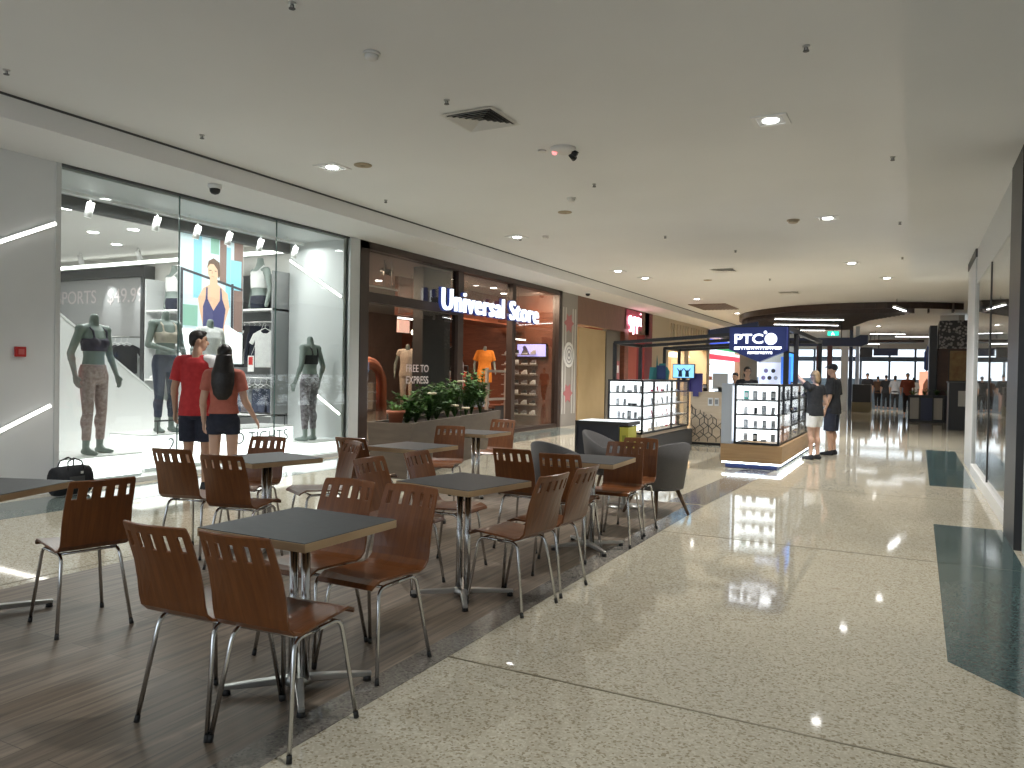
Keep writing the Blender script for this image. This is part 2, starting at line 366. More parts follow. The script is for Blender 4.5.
def bra(e=.008):
    def fn(c,P,k,V):
        c.ell([(0,.003*k,1.17*k,(.142+e)*k,(.101+e)*k),(0,.006*k,1.24*k,(.153+e)*k,(.110+e)*k),(0,.006*k,1.31*k,(.165+e)*k,(.109+e)*k)])
        for sx in (-1,1):
            c.ball(V(sx*.065,.09,1.265),(.062*k,.045*k,.058*k))
            c.tube([V(sx*.085,.10,1.30),V(sx*.095,.085,1.40),V(sx*.09,.0,1.465),V(sx*.07,-.09,1.40),V(sx*.06,-.105,1.30)],.014*k,8)
    return fn
def shoes(e=.008):
    def fn(c,P,k,V):
        for s in 'RL':
            a=P['an'+s]; c.limb(a+V(0,-.035,-.038),a+V(0,.05,-.042),(.036+e)*k,(.037+e)*k); c.limb(a+V(0,.05,-.042),a+V(math.copysign(.015,a.x),.17,-.05),(.038+e)*k,(.028+e)*k); c.limb(a+V(0,-.01,0),a+V(0,.04,-.03),.043*k,.042*k)
    return fn
def hair_short(h,hv,k,RH):
    h.ball(hv(0,-.012,.038),(.079*k,.092*k,.088*k),rot=RH); h.ball(hv(0,.045,.085),(.058*k,.045*k,.03*k),rot=RH); h.ball(hv(0,-.06,.0),(.062*k,.04*k,.07*k),rot=RH)
def hair_long(h,hv,k,RH):
    h.ball(hv(0,-.012,.032),(.083*k,.098*k,.094*k),rot=RH)
    h.ell([(hv(0,-.06,0).x,(-.055-.075*min(1,max(0,(1.60-z)/.2)))*k,z*k,rx*k,ry*k) for z,rx,ry in ((1.14,.05,.02),(1.20,.10,.035),(1.32,.125,.05),(1.44,.125,.06),(1.55,.10,.07),(1.64,.085,.075))])
def hair_bob(h,hv,k,RH):
    h.ball(hv(0,-.012,.032),(.083*k,.096*k,.094*k),rot=RH); h.ball(hv(0,-.06,-.05),(.08*k,.05*k,.10*k),rot=RH)
def cap(h,hv,k,RH):
    h.ball(hv(0,-.008,.045),(.082*k,.097*k,.085*k),rot=RH); h.limb(hv(-.03,.10,.055),hv(.03,.10,.055),.016*k,.016*k); h.limb(hv(-.025,.14,.05),hv(.025,.14,.05),.012*k,.012*k)
M_red=noisy('red_cotton',(.42,.025,.03),(.50,.035,.04),18,.8); M_coral=noisy('coral_cotton',(.42,.125,.09),(.48,.15,.11),18,.85); M_navyc=noisy('navy_cotton',(.014,.018,.034),(.022,.026,.045),20,.85)
M_blkc=noisy('black_cotton',(.014,.015,.018),(.022,.023,.027),20,.85); M_whc=noisy('white_cotton',(.68,.68,.68),(.76,.76,.75),15,.85); M_purp=noisy('plum_jersey',(.045,.038,.06),(.06,.05,.08),20,.7)
M_pink=noisy('pink_marl_leggings',(.30,.20,.19),(.46,.36,.34),26,.75); M_bluet=noisy('navy_leggings',(.05,.06,.10),(.075,.085,.13),20,.7); M_camo=noisy('camouflage_print',(.10,.08,.09),(.32,.30,.33),22,.75)
M_grycot=noisy('grey_cotton',(.24,.25,.27),(.30,.31,.33),20,.85); M_beige=noisy('beige_cotton',(.55,.48,.40),(.62,.55,.46),20,.85)
# the two shoppers at the sports window
g=figure('person','man in red t-shirt with white shoulder and navy shorts before the sports window','person',(-7.50,6.34,0),R(28),1.89,M_skin,
    J=dict(wrL=(-.25,.03,.875),elR=(.23,-.02,1.12)),head_yaw=R(-62),hair=M_hairb,hairfn=hair_short,
    clothes=[('shirt',M_red,shirt(.83,.72,.024)),('shorts',M_navyc,shorts(.86,.02,.90)),('shoe',M_blkc,shoes())])
def sleeve(c,P,k,V): c.limb(V(.10,-.014,1.435),P['shR'],.066*k,.076*k); c.limb(P['shR'],P['shR'].lerp(P['elR'],.55),.076*k,.073*k,True,False)
o=MB(); kk=1.89/1.75; sleeve(o,{'shR':Vector((.175,-.01,1.415))*kk,'elR':Vector((.23,-.02,1.12))*kk},kk,lambda x,y,z:Vector((x,y,z))*kk); remesh(o.build('sleeve',M_whc,g),.01,3)['label']='white shoulder and sleeve'
figure('person','woman with long dark hair in coral top and navy shorts, seen from behind','person',(-6.70,6.02,0),R(38),1.71,M_skin2,
    J=dict(shR=(.16,-.01,1.415),shL=(-.16,-.01,1.415),elR=(.225,.0,1.13),wrR=(.32,.07,.94),elL=(-.215,-.03,1.13),wrL=(-.22,.05,.89)),hair=M_hairb,hairfn=hair_long,head_yaw=R(8),slim=.88,
    clothes=[('shirt',M_coral,shirt(.985,.62,.016,slim=.90)),('shorts',M_navyc,shorts(.36,.012,1.0,slim=.90)),('shoe',M_whc,shoes(.004))])
# couple at the kiosk
figure('person','fair-haired woman in dark top and white shorts pointing up at the kiosk','person',(-1.56,14.85,0),R(58),1.60,M_skin2,
    J=dict(elL=(-.27,.20,1.62),wrL=(-.26,.40,1.86),elR=(.27,-.05,1.12),wrR=(.20,.13,1.02)),hair=M_hairl,hairfn=hair_bob,vox=.011,slim=.95,
    clothes=[('shirt',M_blkc,shirt(.86,.45,.024)),('shorts',M_whc,shorts(.62,.018,.90)),('shoe',M_blkc,shoes())])
figure('person','man in dark cap, shirt and long dark shorts standing behind the pointing woman','person',(-1.36,15.95,0),R(75),1.74,M_skin,
    J=dict(wrR=(.20,.10,.89),elR=(.25,-.02,1.12)),hair=M_blkc,hairfn=cap,vox=.011,
    clothes=[('shirt',M_blkc,shirt(.80,.85,.03)),('shorts',M_navyc,shorts(1.05,.024,.90)),('sandal',M_blkc,shoes(.002))])
# kiosk staff
figure('person','dark-haired kiosk assistant in black behind the patterned counter','person',(-3.55,17.7,0),R(170),1.56,M_skin,hair=M_hairb,hairfn=hair_short,vox=.013,fingers=False,
    J=dict(elR=(.22,.12,1.14),wrR=(.10,.3,1.10),elL=(-.22,.12,1.14),wrL=(-.1,.3,1.10)),clothes=[('shirt',M_blkc,shirt(.82,.7)),('trousers',M_blkc,leggings(.95,.012))])
figure('person','kiosk assistant in black standing under the lettered sign','person',(-3.05,16.4,0),R(200),1.68,M_skin,hair=M_hairb,hairfn=hair_bob,vox=.013,fingers=False,
    J=dict(elR=(.24,.05,1.14),wrR=(.14,.24,1.05)),clothes=[('shirt',M_blkc,shirt(.82,.7)),('trousers',M_blkc,leggings(.95,.012))])
# far shoppers
FP=[(-2.05,43.0,175,1.80,'man in dark clothes with cap, leftmost of the far walking shoppers',M_blkc,M_pink,cap),
    (-1.62,44.5,10,1.66,'far shopper in brown top beside the man in the cap',mat('brown_cotton',(.10,.055,.035),.8),M_blkc,hair_short),
    (-1.2,43.2,0,1.72,'far shopper in black walking towards the bright exit',M_blkc,M_blkc,hair_short),
    (-.78,42.6,355,1.70,'far shopper in grey top and dark trousers',M_grycot,M_blkc,hair_bob),
    (-.20,36.9,182,1.78,'far shopper in rust-red jacket and black trousers, nearest of the distant walkers',mat('rust_jacket',(.20,.05,.03),.8),M_blkc,hair_short),
    (.05,43.5,20,1.62,'far shopper in white top half behind the rust jacket',M_whc,M_beige,hair_bob)]
for x,y,a,h,lb,c1,c2,hf in FP:
    st=.12 if a<100 else -.10
    figure('person',lb,'person',(x,y,0),R(a),h,M_skin,hair=M_hairb,hairfn=hf,vox=.02,fingers=False,J=dict(anR=(.10,.15,.09),anL=(-.10,-.16,.11),knR=(.095,.11,.49),knL=(-.095,-.0,.49)),
        clothes=[('shirt',c1,shirt(.82,.9,.02)),('trousers',c2,leggings(.95,.02))])
# mannequins
def mann(lb,loc,a,top,bot,J={},H=1.78,group=None,low=.80):
    return figure('mannequin',lb,'mannequin',loc,R(a),H,M_mann,J=J,headless=True,vox=.011,group=group,slim=.93,clothes=[('bra',top,bra()),('leggings',bot,leggings(low))])
AR=dict(elR=(.27,-.05,1.14),wrR=(.29,.04,.90),elL=(-.27,-.05,1.14),wrL=(-.29,.04,.90))
mann('headless mannequin in dark bra and pink leggings on the lit box beside the pillar',(-9.25,6.22,.342),-80,M_purp,M_pink,dict(AR,anR=(.13,.03,.075),anL=(-.12,-.03,.075)),1.95)
mann('headless mannequin in pink bra and navy leggings left of the man in red',(-9.6,7.55,.522),-95,M_beige,M_bluet,dict(AR,elR=(.26,.02,1.14),wrR=(.05,.17,1.08)),1.92,low=.7)
mann('headless backward-facing mannequin in black bra and printed leggings by the return wall',(-9.05,9.95,.262),95,M_blkc,M_camo,AR,1.93,low=.75)
w=figure('mannequin','headless mannequin in white t-shirt below the poster','mannequin',(-9.72,8.45,.522),R(-90),1.86,M_mann,J=AR,headless=True,vox=.012,clothes=[('shirt',M_whc,shirt(.84,.7)),('leggings',M_grycot,leggings(.9))])
# ------------------------------------------------------------------ sports store (left)
M_seam=mat('glass_edge',(.10,.16,.15),.2)
M_ms=mat('panel_letters',(.66,.60,.60),.5); M_pan=mat('panel_grey_board',(.40,.40,.40),.5); M_bay=mat('bay_grey',(.24,.245,.25),.6)
struct(B('wall_left_pillar',noisy('pillar_daylight_tone',(.68,.70,.71),(.72,.74,.75),1.5,.45),-9.0,-8.7,-7,5.37,0,3.77))  # lighter cool tone puts the daylight on this pillar into its colour
struct(B('trim_pillar_edge',M_lgrey,-9.0,-8.69,5.37,5.43,0,3.77))
struct(B('trim_store_frame',M_lgrey,-8.85,-8.66,10.5,10.76,0,3.77))
for i,(a,b) in enumerate(((5.43,7.035),(7.045,8.795),(8.805,10.5))):
    struct(B('window_%d'%(i+2),M_glass,-8.712,-8.70,a,b,.06,3.745))
for y in (7.035,8.795): struct(B('trim_glass_seam',M_seam,-8.716,-8.696,y,y+.010,.06,3.745))
struct(B('trim_window_head',M_dgrey,-8.74,-8.68,5.43,10.5,3.745,3.77)); struct(B('trim_window_sill',M_lgrey,-8.76,-8.66,5.43,10.5,0,.06))
struct(B('floor_store',mat('store_floor',(.62,.62,.60),.3),-17.2,-8.76,3.0,10.5,.001,.012))
struct(B('ceiling_display',M_greyp,-10.0,-8.75,3,10.5,3.72,3.8)); struct(B('beam_store',M_dgrey,-10.12,-10.0,3,10.5,3.56,3.8)); struct(B('ceiling_store',M_offw,-17.2,-10.12,3,10.5,3.74,3.85))
struct(B('wall_store_side',M_offw,-17.2,-8.7,10.5,10.62,0,3.8)); struct(B('wall_store_back',M_greyp,-17.35,-17.2,3,10.5,0,3.8)); struct(B('wall_store_front',M_offw,-17.2,-9.0,2.9,3.0,0,3.8))
struct(B('trim_display_wall',M_lgrey,-10.0,-8.76,10.44,10.5,.0,3.72))
def strip(name,lb,p,q,w=.05,face='x',m=None):
    t=thing(name,lb,'light strip',p,0,None); d=Vector(q)-Vector(p)
    mb=MB(); mb.bar((0,0,0),d,.016,w)
    mb2=MB(); n=Vector((.012,0,0)) if face=='x' else Vector((0,-.012,0)); mb2.bar(n,d+n,.012,w*.7)
    mb.build('channel',M_lgrey,t); mb2.build('diffuser',m or M_led,t); return t
strip('led_strip','upper diagonal LED strip on the grey pillar left of the sports window',(-8.69,3.6,2.18),(-8.69,5.36,3.07))
strip('led_strip','lower diagonal LED strip on the grey pillar left of the sports window',(-8.69,3.6,.18),(-8.69,5.32,1.0))
strip('led_strip','upper diagonal LED strip on the display return wall',(-9.97,10.425,3.42),(-8.78,10.425,2.73),face='y')
strip('led_strip','lower diagonal LED strip on the display return wall',(-9.40,10.425,1.08),(-8.78,10.425,.70),face='y')
strip('led_strip','horizontal LED cove along the top of the store side wall',(-17.1,10.46,3.60),(-10.15,10.46,3.60),.09,'y')
t=thing('call_point','small red fire call point on the grey pillar','alarm',(-8.69,4.98,1.60)); MB().box(-.008,.035,-.055,.055,-.055,.055).build('housing',mat('alarm_red',(.45,.02,.02),.4),t,bevel=.006); MB().box(.035,.040,-.03,.03,-.03,.03).build('plate',mat('alarm_plate',(.55,.12,.11),.5),t)
# lit display boxes
def litbox(lb,x0,x1,y0,y1,h):
    t=thing('display_box',lb,'display box',((x0+x1)/2,(y0+y1)/2,0)); sx=(x1-x0)/2; sy=(y1-y0)/2
    B('body',emis('lit_acrylic',(1.,1.,.99),1.5),-sx,sx,-sy,sy,.062,h-.02,t); B('base',M_lgrey,-sx,sx,-sy,sy,.014,.062,t); B('top',M_caseg if 0 else M_white,-sx-.01,sx+.01,-sy-.01,sy+.01,h-.02,h,t,bevel=.004)
    return t
litbox('low white lit box under the mannequin nearest the pillar',-9.75,-8.98,5.62,6.72,.34)
lb2=litbox('long white lit box in the middle of the sports window lettered tights',-10.05,-9.32,7.02,9.86,.52)
litbox('low white lit box under the backward-facing mannequin',-9.6,-8.82,9.68,10.40,.26)
M_let=mat('grey_lettering',(.33,.35,.36),.5)
text('lettering','2',M_let,.26,(.372,-1.0,.36),FX,lb2,.004); text('lettering','O TIGHTS',M_let,.26,(.372,.72,.36),FX,lb2,.004)
rail=thing('display_rail','thin dark rail standing above the long lit box','rail',(-9.36,8.3,.525)); MB().tube([(0,-1.1,.18),(0,1.45,.18)],.012).build('bar',M_dgrey,rail)
for y in (-1.05,.2,1.4): MB().cyl((0,y,-.002),(0,y,.18),.008,seg=8).build('post',M_dgrey,rail)
# white wedge wall
t=thing('wedge_partition','tall white wedge-shaped partition with a diagonal top edge','partition',(-10.75,6.7,.012))
MB().prism([(0,-1.6,0),(0,2.35,0),(0,2.35,.45),(0,-1.6,3.35)],(0,0,0),(-.10,0,0)).build('panel',M_white,t); MB().bar((-.05,-1.6,3.36),(-.05,2.35,.46),.13,.03).build('top_edge',M_white,t)
# duffel bag
t=thing('duffel_bag','black duffel bag on the floor at the foot of the pillar','bag',(-8.36,5.36,.0),R(90)); t.scale=(.72,.72,.90); 
bb=MB(); bb.rings([[(x,.17*s*math.cos(a),.19+.185*s*math.sin(a)) for a in [i*2*PI/14 for i in range(14)]] for x,s in ((-.30,.75),(-.28,.93),(-.2,1),(.2,1),(.28,.93),(.30,.75))]); bb.build('body',M_blkc,t,smooth=False)
for y in (-.1,.1): MB().tube([(-.13,y*1.4,.33),(-.11,y,.43),(0,y*.7,.47),(.11,y,.43),(.13,y*1.4,.33)],.011).build('handle',M_black,t)
MB().box(-.12,.12,-.175,-.165,.10,.25).build('pocket',M_dgrey,t); MB().box(.05,.09,-.182,-.174,.28,.31).build('buckle',M_lgrey,t)
# hanging poster
po=thing('poster','tall backlit poster of a woman in a navy sports bra hanging in the sports window','poster',(-10.2,8.90,2.58))
B('frame',M_lgrey,-.03,.0,-.65,.65,-1.05,1.03,po)
pm=[emis('poster_bg',(.62,.74,.78),.50),emis('poster_teal',(.25,.55,.66),.50),emis('poster_dark',(.05,.05,.06),.5),emis('poster_white',(.95,.96,.96),.95),emis('poster_skin',(.74,.46,.31),.50),emis('poster_skin_shade',(.60,.34,.22),.50),emis('poster_hair',(.12,.075,.05),.6),emis('poster_navy',(.06,.06,.15),.7),emis('poster_brown',(.20,.13,.11),.7),emis('poster_green',(.25,.45,.36),.50)]
q=MB(); lay=[0]
def pp(pts,mi):
    lay[0]+=1; x=.001+lay[0]*.0012; q.mi=mi; q.face([(x,a,b) for a,b in pts])
pp([(-.63,-1.03),(.63,-1.03),(.63,1.01),(-.63,1.01)],0); pp([(-.38,.0),(-.22,.0),(-.22,1.0),(-.38,1.0)],1); pp([(.27,-.1),(.37,-.1),(.37,.9),(.27,.9)],1)
pp([(.14,.3),(.28,.3),(.28,1.0),(.14,1.0)],8); pp([(.44,-.5),(.63,-.5),(.63,1.01),(.44,1.01)],8); pp([(.37,.2),(.6,.2),(.6,.7),(.37,.7)],1); pp([(-.05,.75),(.12,.75),(.12,1.0),(-.05,1.0)],9); pp([(-.63,.42),(.63,.20),(.63,.24),(-.63,.46)],2); pp([(-.63,-.9),(-.58,-.9),(-.58,.45),(-.63,.45)],2); pp([(.38,-.6),(.43,-.6),(.43,.3),(.38,.3)],2)
pp([(-.58,-.45),(-.3,-.45),(-.3,-.12),(-.58,-.12)],9)
pp([(-.63,-1.03),(.63,-1.03),(.63,-.55),(.3,-.4),(.1,-.50),(-.3,-.52),(-.63,-.5)],3)
pp([(-.22,-.72),(.26,-.72),(.24,-.4),(.34,-.1),(.30,.12),(.16,.22),(.09,.26),(.08,.42),(-.06,.42),(-.07,.24),(-.2,.17),(-.30,.0),(-.26,-.2),(-.2,-.42)],4)
pp([(-.2,-.58),(.2,-.58),(.2,-.47),(-.2,-.47)],5)
pp([(-.20,-.46),(.21,-.46),(.26,-.14),(.19,.02),(.17,.2),(.14,.2),(.14,.0),(.01,-.18),(-.11,.0),(-.11,.19),(-.14,.19),(-.15,.0),(-.2,-.12)],7)
pp([(.0+.12*math.cos(a)*.95,.47+.155*math.sin(a)) for a in [i*2*PI/20 for i in range(20)]],4)
pp([(-.13,.5),(-.10,.62),(.0,.68),(.12,.62),(.14,.42),(.10,.35),(.08,.5),(.0,.58),(-.07,.575)],6)
pp([(-.09,.475),(-.04,.478),(-.04,.465),(-.09,.462)],6); pp([(.02,.478),(.06,.475),(.06,.462),(.02,.465)],6); pp([(-.05,.385),(.02,.385),(.01,.37),(-.04,.37)],5); pp([(-.035,.46),(-.02,.46),(-.015,.42),(-.045,.42)],5)
q.build('print',pm,po)
for y in (-.6,.6): MB().cyl((-.015,y,1.03),(-.015,y,1.185),.006,seg=6).build('wire',M_steel,po)
# panel with lettering and wall shelving on the side wall
t=thing('price_panel','lit wall panel lettered sports with a price, above the rack of tops','sign',(-15.2,10.44,2.70)); B('board',M_pan,-1.9,1.42,-.03,.05,-.62,.60,t); B('header',M_dgrey,-1.9,1.46,-.16,.05,.60,.80,t); B('side_post',M_dgrey,1.42,1.52,-.2,.05,-2.65,.80,t)
text('lettering','SPORTS',M_ms,.40,(-.9,-.034,.22),FY,t,.006); text('lettering','$49.99',M_ms,.42,(.72,-.034,.22),FY,t,.006); B('lower_board',M_greyp,-1.9,1.42,.0,.05,-2.65,-.62,t)
# garments on hangers
def garment(name,lb,cat,m,kind='top',h=.62,w=.46,th=.05,group=None):
    t=thing(name,lb,cat,(0,0,0),0,group)
    if kind=='top': pts=[(-.22*w,0),(-.5*w,-.06),(-.68*w,-.34*h),(-.52*w,-.40*h),(-.42*w,-.28*h),(-.42*w,-h),(.42*w,-h),(.42*w,-.28*h),(.52*w,-.40*h),(.68*w,-.34*h),(.5*w,-.06),(.22*w,0),(.1*w,-.05),(-.1*w,-.05)]
    elif kind=='tank': pts=[(-.3*w,0),(-.36*w,-.2*h),(-.44*w,-.3*h),(-.40*w,-h),(.40*w,-h),(.44*w,-.3*h),(.36*w,-.2*h),(.3*w,0),(.2*w,0),(.12*w,-.16*h),(-.12*w,-.16*h),(-.2*w,0)]
    elif kind=='pants': pts=[(-.36*w,-.05),(-.42*w,-.4*h),(-.36*w,-h),(-.06*w,-h),(0,-.4*h),(.06*w,-h),(.36*w,-h),(.42*w,-.4*h),(.36*w,-.05)]
    else: pts=[(-.2*w,0),(-.5*w,-.05),(-.66*w,-.85*h),(-.5*w,-.88*h),(-.42*w,-.3*h),(-.42*w,-h),(.42*w,-h),(.42*w,-.3*h),(.5*w,-.88*h),(.66*w,-.85*h),(.5*w,-.05),(.2*w,0),(.09*w,.05),(-.09*w,.05)]
    MB().prism([(x,0,z) for x,z in pts],(0,-th/2,0),(0,th,0)).build('cloth',m,t,bevel=.012)
    hb=MB(); hb.tube([(-.36*w,0,-.03),(0,0,.045),(.36*w,0,-.03)],.007,6); hb.tube([(0,0,.045),(0,0,.09),(.018,0,.115),(0,0,.135),(-.016,0,.12)],.004,6); hb.build('hanger',M_white,t)
    return t
def rack(name,lb,x0,x1,y,z,wall=True):
    t=thing(name,lb,'clothes rail',((x0+x1)/2,y,z)); L=(x1-x0)/2
    MB().tube([(-L,0,0),(L,0,0)],.013).build('bar',M_brush,t)
    for x in (-L+.02,L-.02): MB().bar((x,0,0),(x,.26,0),.02).build('bracket',M_brush,t)
    return t
cr=[('black',M_blkc),('white',M_whc),('charcoal',mat('charcoal_cotton',(.05,.05,.055),.85)),('navy',M_navyc),('grey',M_grycot)]
rack('clothes_rail','long clothes rail under the lettered price panel',-16.9,-13.85,10.06,2.06)
gp={}
def hang(kind,cname,m,x,y,z,rz,group,lb,h=.6,w=.46,cat='top'):
    key=(kind,cname,h,w)
    if key not in gp: gp[key]=garment('hanging_%s'%{'top':'shirt','tank':'vest','pants':'trousers','jacket':'jacket'}[kind],lb,cat,m,kind,h,w,.05,group); g=gp[key]; g.location=(x,y,z); g.rotation_euler=(0,0,rz)
    else: g=dup(gp[key],(x,y,z),rz,lb,group)
    g['label']=lb; g['category']=cat; g['group']=group
    return g
for i in range(16):
    x=-16.7+i*.185; n,m=cr[(2,1,1,0,0,0,3,0,2,0,0,3,0,0,2,0)[i]]
    hang('top',n,m,x,10.06,1.907,R(62),'tops on the rail under the price panel','%s top on the long rail under the price panel'%n,.58,.44)
t=thing('drawer_plinth','low white plinth shelf beneath the rack of dark tops','shelf',(-15.4,10.02,.012)); B('body',M_offw,-1.5,1.5,-.25,.28,0,.95,t); B('top',M_white,-1.52,1.52,-.27,.29,.95,1.0,t)
for i in range(9):
    m=cr[(0,2,3,4,0,2,1,3,0)[i]]; B('cloth',m[1],-.13,.13,-.11,.11,0,.09+.02*(i%3),tag(thing('folded_clothes','%s folded clothes on the white plinth under the rack'%m[0],'clothes',(-16.6+i*.31,9.98,1.015),0,'folded clothes on the white plinth')))
# tall shelf bay beside the poster
t=thing('shelf_bay','grey shelf bay on the side wall between poster and return wall','shelf',(-10.62,10.46,0)); B('back_panel',M_bay,-1.18,.60,-.01,.03,.02,3.2,t); 
for z in (2.50,.62): B('shelf',M_white,-1.18,.60,-.42,.0,z,z+.035,t)
for x in (-1.18,.57): B('side_panel',M_bay,x,x+.03,-.42 if x<0 else -.40,-.01,.02,3.2,t)
rack('clothes_rail','upper clothes rail in the shelf bay beside the poster',-11.3,-10.06,10.15,2.30); rack('clothes_rail','lower clothes rail in the shelf bay beside the poster',-11.3,-10.06,10.15,1.30)
def torso(lb,loc,a,top,bot,sz=1.32):
    t=thing('torso_form',lb,'mannequin',loc,R(a)); t.scale=(sz,sz,sz); b=MB(); k=.95
    b.ell([(0,0,.0,.14*k,.10),(0,0,.10,.165*k,.115),(0,0,.22,.13*k,.095),(0,0,.33,.15*k,.108),(0,0,.43,.165*k,.108),(0,0,.52,.16*k,.085),(0,0,.565,.08,.06),(0,0,.64,.045,.045),(0,0,.69,.045,.045)])
    for s in (-1,1): b.limb((s*.17,0,.51),(s*.23,-.02,.25),.05,.038); b.limb((s*.23,-.02,.25),(s*.22,.03,.03),.038,.028)
    remesh(b.build('body',M_mann,t),.012,4)
    c=MB(); c.ell([(0,0,.27,.15*k,.108),(0,0,.34,.158*k,.118),(0,0,.43,.173*k,.118),(0,0,.50,.165*k,.098)]); 
    for s in (-1,1): c.tube([(s*.09,.09,.47),(s*.09,.0,.575),(s*.09,-.09,.47)],.02)
    remesh(c.build('top',top,t),.012,3); c=MB(); c.ell([(0,0,-.004,.15*k,.11),(0,0,.10,.175*k,.125),(0,0,.17,.155*k,.112)]); remesh(c.build('shorts',bot,t),.012,3); return t
torso('headless torso form in pale blue top on the high shelf by the poster',(-11.08,10.17,2.545),150,mat('pale_blue_top',(.42,.52,.66),.8),M_grycot)
torso('white-topped headless torso form on the high shelf beside the return wall',(-10.44,10.17,2.545),165,M_whc,M_navyc)
torso('small white-topped torso form high on the shelf left of the poster',(-12.3,9.85,2.545),170,M_whc,M_navyc,1.2)
for i,(n,kd,x,h) in enumerate(((4,'jacket',-10.95,.62),(0,'jacket',-10.81,.66),(1,'top',-10.68,.6),(2,'jacket',-10.55,.66),(3,'jacket',-10.42,.62),(1,'top',-10.285,.66))):
    hang(kd,cr[n][0]+'u',cr[n][1],x,10.15,2.1475,R(38),'tops on the upper rail of the shelf bay','%s hanging garment on the upper rail beside the poster'%cr[n][0],h,.40)
for i,(m,n,x) in enumerate(((M_camo,'camouflage print',-11.1),(M_grycot,'grey',-10.95),(M_bluet,'navy',-10.8),(M_camo,'camouflage print',-10.66),(M_grycot,'grey',-10.52),(M_bluet,'navy',-10.38),(M_bluet,'navy',-10.24))):
    hang('pants',n,m,x,10.15,1.1475,R(40),'leggings on the lower rail of the shelf bay','%s leggings on the lower rail beside the poster'%n,.47,.36,'leggings')
t=thing('swing_tag','red and white ticket hanging from the upper rail in the shelf bay','tag',(-10.3,9.84,1.55)); B('card',M_whc,-.07,.07,-.004,.004,-.14,.14,t); B('print',mat('alarm_red',(.4,0,0)),-.05,.05,-.007,-.004,-.02,.12,t); MB().cyl((0,0,.14),(0,.3,.745),.003,seg=5).build('string',M_white,t)
t=thing('shelf_bay','narrow shelf unit of shoes left of the hanging poster','shelf',(-12.32,9.95,.012)); B('back_panel',M_greyp,-.45,.45,.42,.46,0,3.1,t); 
for z in (.5,1.2,1.85,2.48): B('shelf',M_white,-.45,.45,-.35,.42,z,z+.03,t)
for x in (-.47,.45): B('side_panel',M_lgrey,x,x+.02,-.35,.46,0,3.1,t)
def shoe(lb,m,m2,group):
    t=thing('trainer_shoe',lb,'shoe',(0,0,0),0,group); b=MB(); b.ell([(0,0,.03,.045,.14),(0,0,.05,.045,.14),(0,-.03,.08,.04,.10),(0,-.07,.12,.032,.055)],12); b.build('upper',m,t,smooth=True); b=MB(); b.ell([(0,0,0,.046,.142),(0,0,.03,.048,.146)],12); b.build('sole',m2,t); return t
shk=[shoe('x',M_whc,M_whc,'g'),shoe('x',M_blkc,M_whc,'g'),shoe('x',M_camo,M_whc,'g')]; shn=['white','black','patterned']; used=[0,0,0]
def put_shoe(k,loc,rz,lb,group):
    if not used[k]: used[k]=1; s=shk[k]; s.location=loc; s.rotation_euler=(0,0,rz); s['label']=lb; s['group']=group
    else: s=dup(shk[k],loc,rz,lb,group)
    s['category']='shoe'
for z in (.53,1.23,1.88):
    for i in range(4): put_shoe((i+int(z*10))%3,(-12.6+i*.23,9.75,z+.012),R(150),'%s trainer on the narrow shelf unit left of the poster'%shn[(i+int(z*10))%3],'trainers on the narrow shelf unit')
# store lighting: downlights, track
def downl(lb,x,y,z,r=.10,group=None):
    t=thing('downlight',lb,'light',(x,y,z),0,group); b=MB(); b.lathe((0,0,0),[(r*1.25,-.006),(r*1.25,0.0),(r*.9,0.0),(r*.9,-.006)]); b.build('ring',M_white,t); MB().cyl((0,0,-.012),(0,0,-.004),r,seg=20).build('lens',M_down,t); return t
dl=None
for x,y in ((-10.9,6.9),(-12.4,8.3),(-11.5,8.4),(-11.9,6.2),(-13.6,6.6),(-13.2,9.3),(-15,8.2),(-11,9.7)):
    lb='round downlight in the sports store ceiling'
    if dl is None: dl=downl(lb,x,y,3.738,.085,'sports store downlights')
    else: dup(dl,(x,y,3.738))
tr=thing('track_rail','white lighting track above the mannequins in the sports window','track',(-9.55,7.9,3.66)); MB().box(-.02,.02,-2.4,2.4,-.02,.02).build('rail',M_white,tr)
for y in (-2,0,2): MB().cyl((0,y,.02),(0,y,.062),.008,seg=6).build('hanger',M_white,tr)
sp=None
for i,y in enumerate((6.35,7.35,8.05,8.65,9.3,10.1)):
    lb='white track spotlight above the sports window mannequins'
    if sp is None:
        sp=thing('track_spotlight',lb,'light',(-9.55,y,3.635),0,'spotlights on the sports window track'); MB().cyl((0,0,.004),(0,0,-.08),.012,seg=8).build('stem',M_white,sp); MB().cyl((.015,0,-.05),(-.05,0,-.23),.045,.05,14).build('can',M_white,sp); MB().cyl((-.05,0,-.2305),(-.0515,0,-.2345),.042,seg=14).build('lens',emis('spot_lens',(1.,.97,.92),1.2),sp)
    else: dup(sp,(-9.55,y,3.635))
for x,y in ((-13.2,9.75),(-14.9,9.7)): dup(sp,(x,y,3.737),R(-90),'white spotlight lighting the lettered price panel','spotlights over the price panel')
